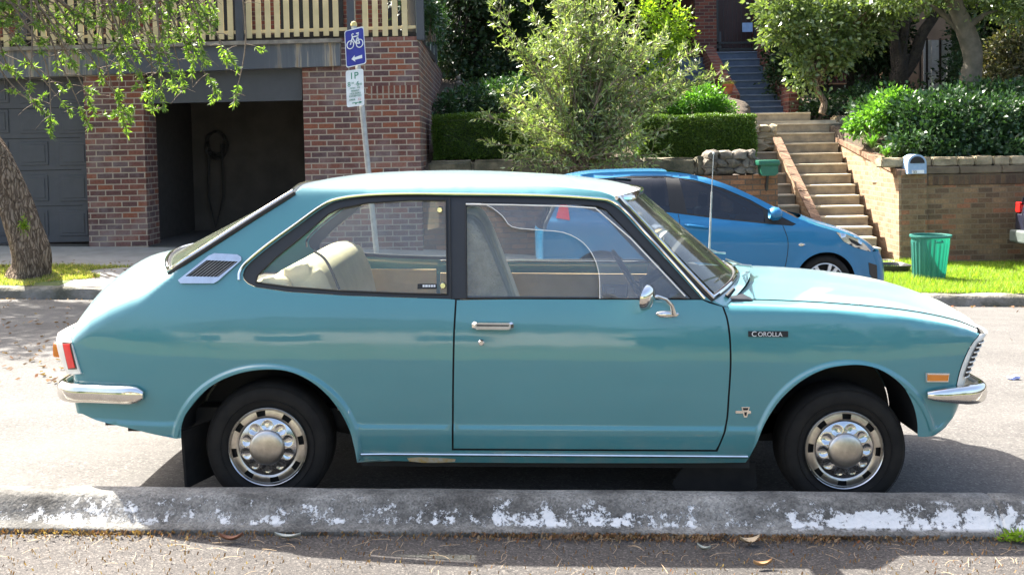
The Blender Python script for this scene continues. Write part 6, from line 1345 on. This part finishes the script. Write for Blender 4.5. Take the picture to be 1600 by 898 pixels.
# ------------------------------------------------------------ dark wagon at the right edge (its rear end shows)
def build_wagon():
    Y = 14.55; a = W(1583, 412, 16.05); zg = far_z(a.x, Y); rt = empty('dark_wagon', (a.x+2.0, Y+.75, zg), (0, SS, 0)); tag(rt, 'dark navy wagon with rear mounted spare wheel cut by the right edge', 'car')
    xb = -1.98; zt = 1.58
    prof = [(xb, .34), (xb, .80), (xb+.05, .90), (xb+.16, zt-.10), (xb+.3, zt), (xb+1.9, zt), (xb+2.5, .98), (xb+3.7, .90), (xb+3.85, .75), (xb+3.85, .30), (xb+3.4, .26)]
    prof += [(xb+3.1+.36*math.cos(t), .33+.36*math.sin(t)) for t in np.linspace(0, math.pi, 12)]+[(xb+2.6, .26), (xb+1.2, .26)]+[(xb+.75+.36*math.cos(t), .33+.36*math.sin(t)) for t in np.linspace(0, math.pi, 12)]
    mb = MB()
    def ins(z): return .75-max(0, z-.9)*.28
    mb.prism([Vector((u, -ins(z), z)) for u, z in prof], [Vector((u, ins(z), z)) for u, z in prof]); mb.build('body', MAT['navy'], rt, world=False)
    for sg in (1, -1):
        for (u0, u1) in ((xb+.35, xb+.95), (xb+1.05, xb+1.75)):
            mb = MB(); q = [(u0, .95), (u0+.03, zt-.12), (u1, zt-.12), (u1+.02, .95)]; mb.prism([Vector((u, -sg*(ins(z)+.004), z)) for u, z in q], [Vector((u, -sg*(ins(z)-.01), z)) for u, z in q]); mb.build('side_window', MAT['shade_glass'], rt, world=False)
        mb = MB(); mb.box((xb-.015, -sg*.74, .84), (xb+.08, -sg*.62, 1.0), .01); mb.build('tail_light', MAT['red'], rt, world=False)
        for uc in (xb+.75, xb+3.1): mb = MB(); mb.lathe([(.001, -.01), (.19, -.01), (.2, .0), (.29, .0), (.31, .03), (.31, .2)], (uc, -.74, .31) if sg > 0 else (uc, .55, .31), 'Y', 32); mb.build('wheel', MAT['tyre'], rt, world=False, smooth=30)
    mb = MB(); mb.prism([Vector((xb-.02+.12*(z-.95), -.6, z)) for z in (.97,)]+[Vector((xb+.13, -.56, zt-.14)), Vector((xb+.13, .56, zt-.14)), Vector((xb-.0, .6, .97))], [Vector((xb+.1, -.6, .97)), Vector((xb+.25, -.56, zt-.14)), Vector((xb+.25, .56, zt-.14)), Vector((xb+.1, .6, .97))]); mb.build('rear_window', MAT['shade_glass'], rt, world=False)
    mb = MB(); mb.lathe([(.001, -.12), (.22, -.12), (.30, -.09), (.31, -.04), (.31, .0)], (xb-.02, .05, .82), 'X', 32); mb.build('spare_wheel_cover', MAT['navy'], rt, world=False, smooth=40)
    mb = MB(); mb.box((xb-.10, -.76, .36), (xb+.25, .76, .56), .03); mb.build('rear_bumper', M_('grey_green_bumper', (.10, .12, .11), .6), rt, world=False)
build_wagon()

# ------------------------------------------------------------ street sign
YS = 13.3
def qmap(c, Y):                                       # corners tl,tr,br,bl in pixels -> unit square map
    tl, tr, br, bl = [np.array(W(*p, Y)) for p in c]
    return lambda s, t, o=0.0: Vector((tl*(1-s)+tr*s)*(1-t)+(bl*(1-s)+br*s)*t)+Vector((0, -o, 0))
def rrect(f, o, r=.10, asp=1.6, ins=0):
    pts = []
    for cx, cy, a0 in ((1-ins-r, ins+r/asp, -90), (1-ins-r, 1-ins*1/asp-r/asp, 0), (ins+r, 1-ins/asp-r/asp, 90), (ins+r, ins/asp+r/asp, 180)):
        for k in range(6): a = R(a0+90*k/5); pts.append(f(cx+r*math.cos(a), cy+r/asp*math.sin(a), o))
    return pts
base = W(579, 300, YS); tp = W(553, 40, YS); dirn = (tp-base).normalized(); zg = far_z(base.x, YS); base = base-dirn*((base.z-zg)/dirn.z)
sg_ = empty('street_sign_pole', base); tag(sg_, 'leaning galvanised pole carrying a blue bicycle sign above a white parking sign', 'sign')
mb = MB(); mb.tube([base, tp], .037, 16); mb.build('pole', MAT['steel'], sg_, smooth=30)
mb = MB(); mb.lathe([(.001, .055), (.03, .045), (.042, .02), (.042, -.01)], tp, 'Z', 16); mb.build('pole_cap', M_('yellowed_cap', (.62, .50, .18), .5), sg_, smooth=30)
f1 = qmap([(538, 49), (568, 41), (572.5, 99.5), (541, 106.5)], YS-.06); f2 = qmap([(540, 111), (567.5, 107.5), (569.5, 164.5), (542, 168)], YS-.06)
DB = M_('deep_blue_sign', (.015, .02, .22), .45, c2=(.02, .03, .28), sc=6); SW = M_('sign_white', (.78, .80, .78), .5); SG = M_('sign_green', (.01, .22, .12), .5); SR = M_('sign_red', (.6, .08, .06), .5)
mb = MB(); mb.prism(rrect(f1, 0), rrect(f1, -.004)); bs = mb.build('bicycle_sign', SW, sg_)
mb = MB(); mb.prism(rrect(f1, .0025, ins=.035), rrect(f1, .0005, ins=.035)); mb.build('sign_face', DB, bs)
mb = MB(); RW = .0085
def wheel_(cx, cy, rx): mb.tube([f1(cx+rx*math.cos(a), cy+rx*.62*math.sin(a), .005) for a in np.linspace(0, 2*math.pi, 28)], RW*.8, 5)
wheel_(.27, .41, .17); wheel_(.74, .43, .17)
for ln_ in ([(.27, .41), (.40, .22)], [(.40, .22), (.66, .22)], [(.40, .24), (.54, .40)], [(.54, .40), (.70, .18)], [(.54, .40), (.74, .43)], [(.74, .43), (.64, .20)], [(.40, .22), (.37, .15), (.42, .13), (.46, .15)], [(.60, .155), (.70, .15), (.74, .15)], [(.70, .18), (.69, .15)]): mb.tube([f1(a, b, .005) for a, b in ln_], RW, 5)
mb.build('bicycle_symbol', SW, bs)
mb = MB(); mb.prism([f1(a, b, .006) for a, b in ((.28, .80), (.45, .71), (.45, .77), (.82, .745), (.82, .835), (.45, .835), (.47, .89))], [f1(a, b, .002) for a, b in ((.28, .80), (.45, .71), (.45, .77), (.82, .745), (.82, .835), (.45, .835), (.47, .89))]); mb.build('arrow', SW, bs)
mb = MB(); mb.prism(rrect(f2, 0), rrect(f2, -.004)); ps = mb.build('parking_sign', SW, sg_)
def stext(body, s, t, size, m_, nm_='sign_text'):
    p = f2(s, t, .003); ax = (f2(1, t)-f2(0, t)).normalized(); up = (f2(.5, 0)-f2(.5, 1)).normalized(); nz = ax.cross(up); Mx = Matrix((( ax.x, up.x, nz.x, p.x), (ax.y, up.y, nz.y, p.y), (ax.z, up.z, nz.z, p.z), (0, 0, 0, 1)))
    text_mesh(body, size, Matrix.Translation(-rootloc(sg_)) @ Mx, m_, nm_, ps, .001)
stext('1P', .46, .17, .125, SG); stext('8', .17, .39, .088, SG); stext('30', .37, .36, .036, SG); stext('-', .52, .39, .06, SG); stext('6', .67, .39, .088, SG); stext('00', .84, .41, .034, SG); stext('MON - FRI', .5, .50, .030, SG)
stext('PERMIT', .5, .58, .034, SG); stext('HOLDERS', .5, .65, .034, SG); stext('EXCEPTED', .5, .72, .034, SG); stext('AREA', .32, .815, .034, SG); stext('12', .72, .815, .040, SR)
mb = MB()
for q in ([(.30, .895), (.72, .895), (.72, .915), (.30, .915)], [(.72, .87), (.88, .905), (.72, .94)], [(.48, .915), (.56, .915), (.55, .95), (.49, .95)]): mb.prism([f2(a, b, .004) for a, b in q], [f2(a, b, .001) for a, b in q])
mb.build('sign_arrow', SG, ps)

# ------------------------------------------------------------ bin, letterboxes, tray
bt = W(1454, 367, 14.4); bb = W(1451, 428, 14.4); zb = far_z(bb.x, 14.4)+.005; H = bt.z-zb
def binmat():
    m, nt, b = nm('green_bin_plastic'); b.inputs['Base Color'].default_value = (.012, .22, .15, 1); b.inputs['Roughness'].default_value = .45
    tr = nd(nt, 'ShaderNodeBsdfTranslucent'); tr.inputs[0].default_value = (.01, .55, .30, 1); mx = nd(nt, 'ShaderNodeMixShader'); mx.inputs[0].default_value = .14
    nt.links.new(mixc(nt, noise(nt, 5, det=5), (.02, .12, .10), (.04, .18, .15)), b.inputs['Base Color'])
    nt.links.new(b.outputs[0], mx.inputs[1]); nt.links.new(tr.outputs[0], mx.inputs[2]); nt.links.new(mx.outputs[0], nt.nodes['Material Output'].inputs[0]); return m
bn = empty('green_bin', (bb.x, 14.4, zb)); tag(bn, 'open green ribbed plastic rubbish bin standing on the lawn', 'bin'); GB = binmat()
mb = MB(); n = 96; P = []
for i, t in enumerate(np.linspace(0, 1, 14)):
    r0 = .215+(.265-.215)*t; P.append([Vector((bb.x+(bt.x-bb.x)*t+(r0+(.007*(1 if math.sin(a*22) > 0 else -1) if .04 < t < .9 else 0))*math.cos(a), 14.4+(r0+(.007*(1 if math.sin(a*22) > 0 else -1) if .04 < t < .9 else 0))*math.sin(a), zb+H*t)) for a in np.linspace(0, 2*math.pi, n+1)])
mb.grid(P); mb.build('bin_body', GB, bn, smooth=30)
mb = MB(); mb.lathe([(.262, -.03), (.285, -.03), (.29, -.01), (.285, .005), (.262, .006), (.256, -.01)], (bt.x, 14.4, zb+H), 'Z', 48); mb.build('rim', GB, bn, smooth=40)
mb = MB(); mb.lathe([(.001, .01), (.21, .01)], (bb.x, 14.4, zb), 'Z', 32); mb.build('bin_base', GB, bn)
mb = MB()
mb.tube([Vector((bt.x-.05, 14.4-.27, zb+H-.06)), Vector((bt.x-.05, 14.4-.31, zb+H-.08)), Vector((bt.x+.05, 14.4-.31, zb+H-.08)), Vector((bt.x+.05, 14.4-.27, zb+H-.06))], .010, 6); mb.build('bin_handle', GB, bn, smooth=True)
# blue rounded letterbox
lb = empty('blue_letterbox', W(1432, 272, 16.4)); tag(lb, 'pale blue round topped letterbox with number plate on the brown wall', 'letterbox')
a, b = W(1418, 272, 16.35), W(1447, 252, 16.35); cx = (a.x+b.x)/2; rr = (b.x-a.x)/2; LB = M_('pale_blue_paint', (.22, .33, .48), .5, c2=(.28, .38, .5), sc=20)
out = [Vector((cx-rr, 0, a.z)), Vector((cx+rr, 0, a.z))]+[Vector((cx+rr*math.cos(t), 0, b.z-.03+rr*.95*math.sin(t))) for t in np.linspace(0, math.pi, 14)]
mb = MB(); mb.prism([v+Vector((0, 16.33, 0)) for v in out], [v+Vector((0, 16.62, 0)) for v in out]); mb.build('box', LB, lb)
inn = [Vector((cx+(v.x-cx)*.78, 0, b.z-.03+(v.z-b.z+.03)*.78)) for v in out[2:]]; mb = MB(); mb.prism([v+Vector((0, 16.322, 0)) for v in inn], [v+Vector((0, 16.34, 0)) for v in inn]); mb.build('mail_opening', MAT['black'], lb)
mb = MB(); p0, p1 = W(1425, 266, 16.32), W(1444, 271, 16.32); mb.box((p0.x, 16.318, p1.z), (p1.x, 16.335, p0.z)); pl_ = mb.build('number_plate', MAT['white'], lb)
text_mesh('55', .062, Matrix.Translation(-rootloc(lb)) @ Matrix.Translation((p0.x+.05, 16.316, (p0.z+p1.z)/2)) @ Matrix.Rotation(R(90), 4, 'X'), MAT['black'], 'number', pl_)
# green letterbox
gl_ = empty('green_letterbox', W(1202, 277, 16.2)); tag(gl_, 'dark green letterbox with overhanging lid left of the slanted curb', 'letterbox')
MGm = M_('dark_green_paint', (.01, .09, .05), .4, c2=(.015, .12, .07), sc=10)
a, b = W(1188, 275, 16.2), W(1216, 256, 16.2); mb = MB(); mb.prism([Vector((a.x+.02, 16.2, a.z+.02)), Vector((a.x+.04, 16.2, a.z)), Vector((b.x-.05, 16.2, a.z)), Vector((b.x, 16.2, a.z+.04)), Vector((b.x, 16.2, b.z)), Vector((a.x, 16.2, b.z))], [Vector((a.x+.02, 16.4, a.z+.02)), Vector((a.x+.04, 16.4, a.z)), Vector((b.x-.05, 16.4, a.z)), Vector((b.x, 16.4, a.z+.04)), Vector((b.x, 16.4, b.z)), Vector((a.x, 16.4, b.z))]); mb.build('box', MGm, gl_)
p0, p1 = W(1185, 259, 16.17), W(1219, 250, 16.17); mb = MB(); mb.box((p0.x, 16.16, p0.z), (p1.x, 16.44, p1.z), .02); mb.build('lid', MGm, gl_, smooth=30)
mb = MB(); mb.tube([Vector(((a.x+b.x)/2, 16.3, a.z)), Vector(((a.x+b.x)/2, 16.42, a.z-.25))], .025, 8); mb.build('bracket', MAT['trim'], gl_)
# black tray at the foot of the steps
c = W(1394, 412, 15.2); z = far_z(c.x, 15.2)+.01; mb = MB()
ou = [(c.x+.24*math.copysign(abs(math.cos(t))**.6, math.cos(t)), 15.2+.26*math.copysign(abs(math.sin(t))**.6, math.sin(t))) for t in np.linspace(0, 2*math.pi, 28)[:-1]]
ring = lambda s, h: [Vector((c.x+(x-c.x)*s, 15.2+(y-15.2)*s, z+h)) for x, y in ou]+[Vector((c.x+(ou[0][0]-c.x)*s, 15.2+(ou[0][1]-15.2)*s, z+h))]
mb.grid([ring(.02, .01), ring(.85, .01), ring(.95, .10), ring(1.02, .115), ring(1.02, .10), ring(.88, .0)]); o = mb.build('black_tray', M_('black_plastic', (.02, .02, .022), .4), smooth=35); tag(o, 'shallow black plastic tray on the grass at the foot of the steps', 'tray')
pth = MB(); a = W(1366, 392, 16.3); pth.box((a.x-.6, 15.6, far_z(a.x, 16)-.1), (a.x+.35, 16.6, far_z(a.x, 16)+.04)); o = pth.build('path_slab', MAT['conc']); tag(o, kind='structure')
# shrubs added behind the camera, unseen, for reflections in the paint
bush('reflection_shrub', 'unseen leafy shrub added behind the camera for reflections in the paint', 'shrub', [(4.5, -8, 1.3, 2.6, .8, 1.5), (9, -8.5, 1.2, 2.2, .8, 1.4), (-9, -8, 1.0, 2.0, .7, 1.2)], 6000, .25, .09, LM['glossy'], clump=.2)
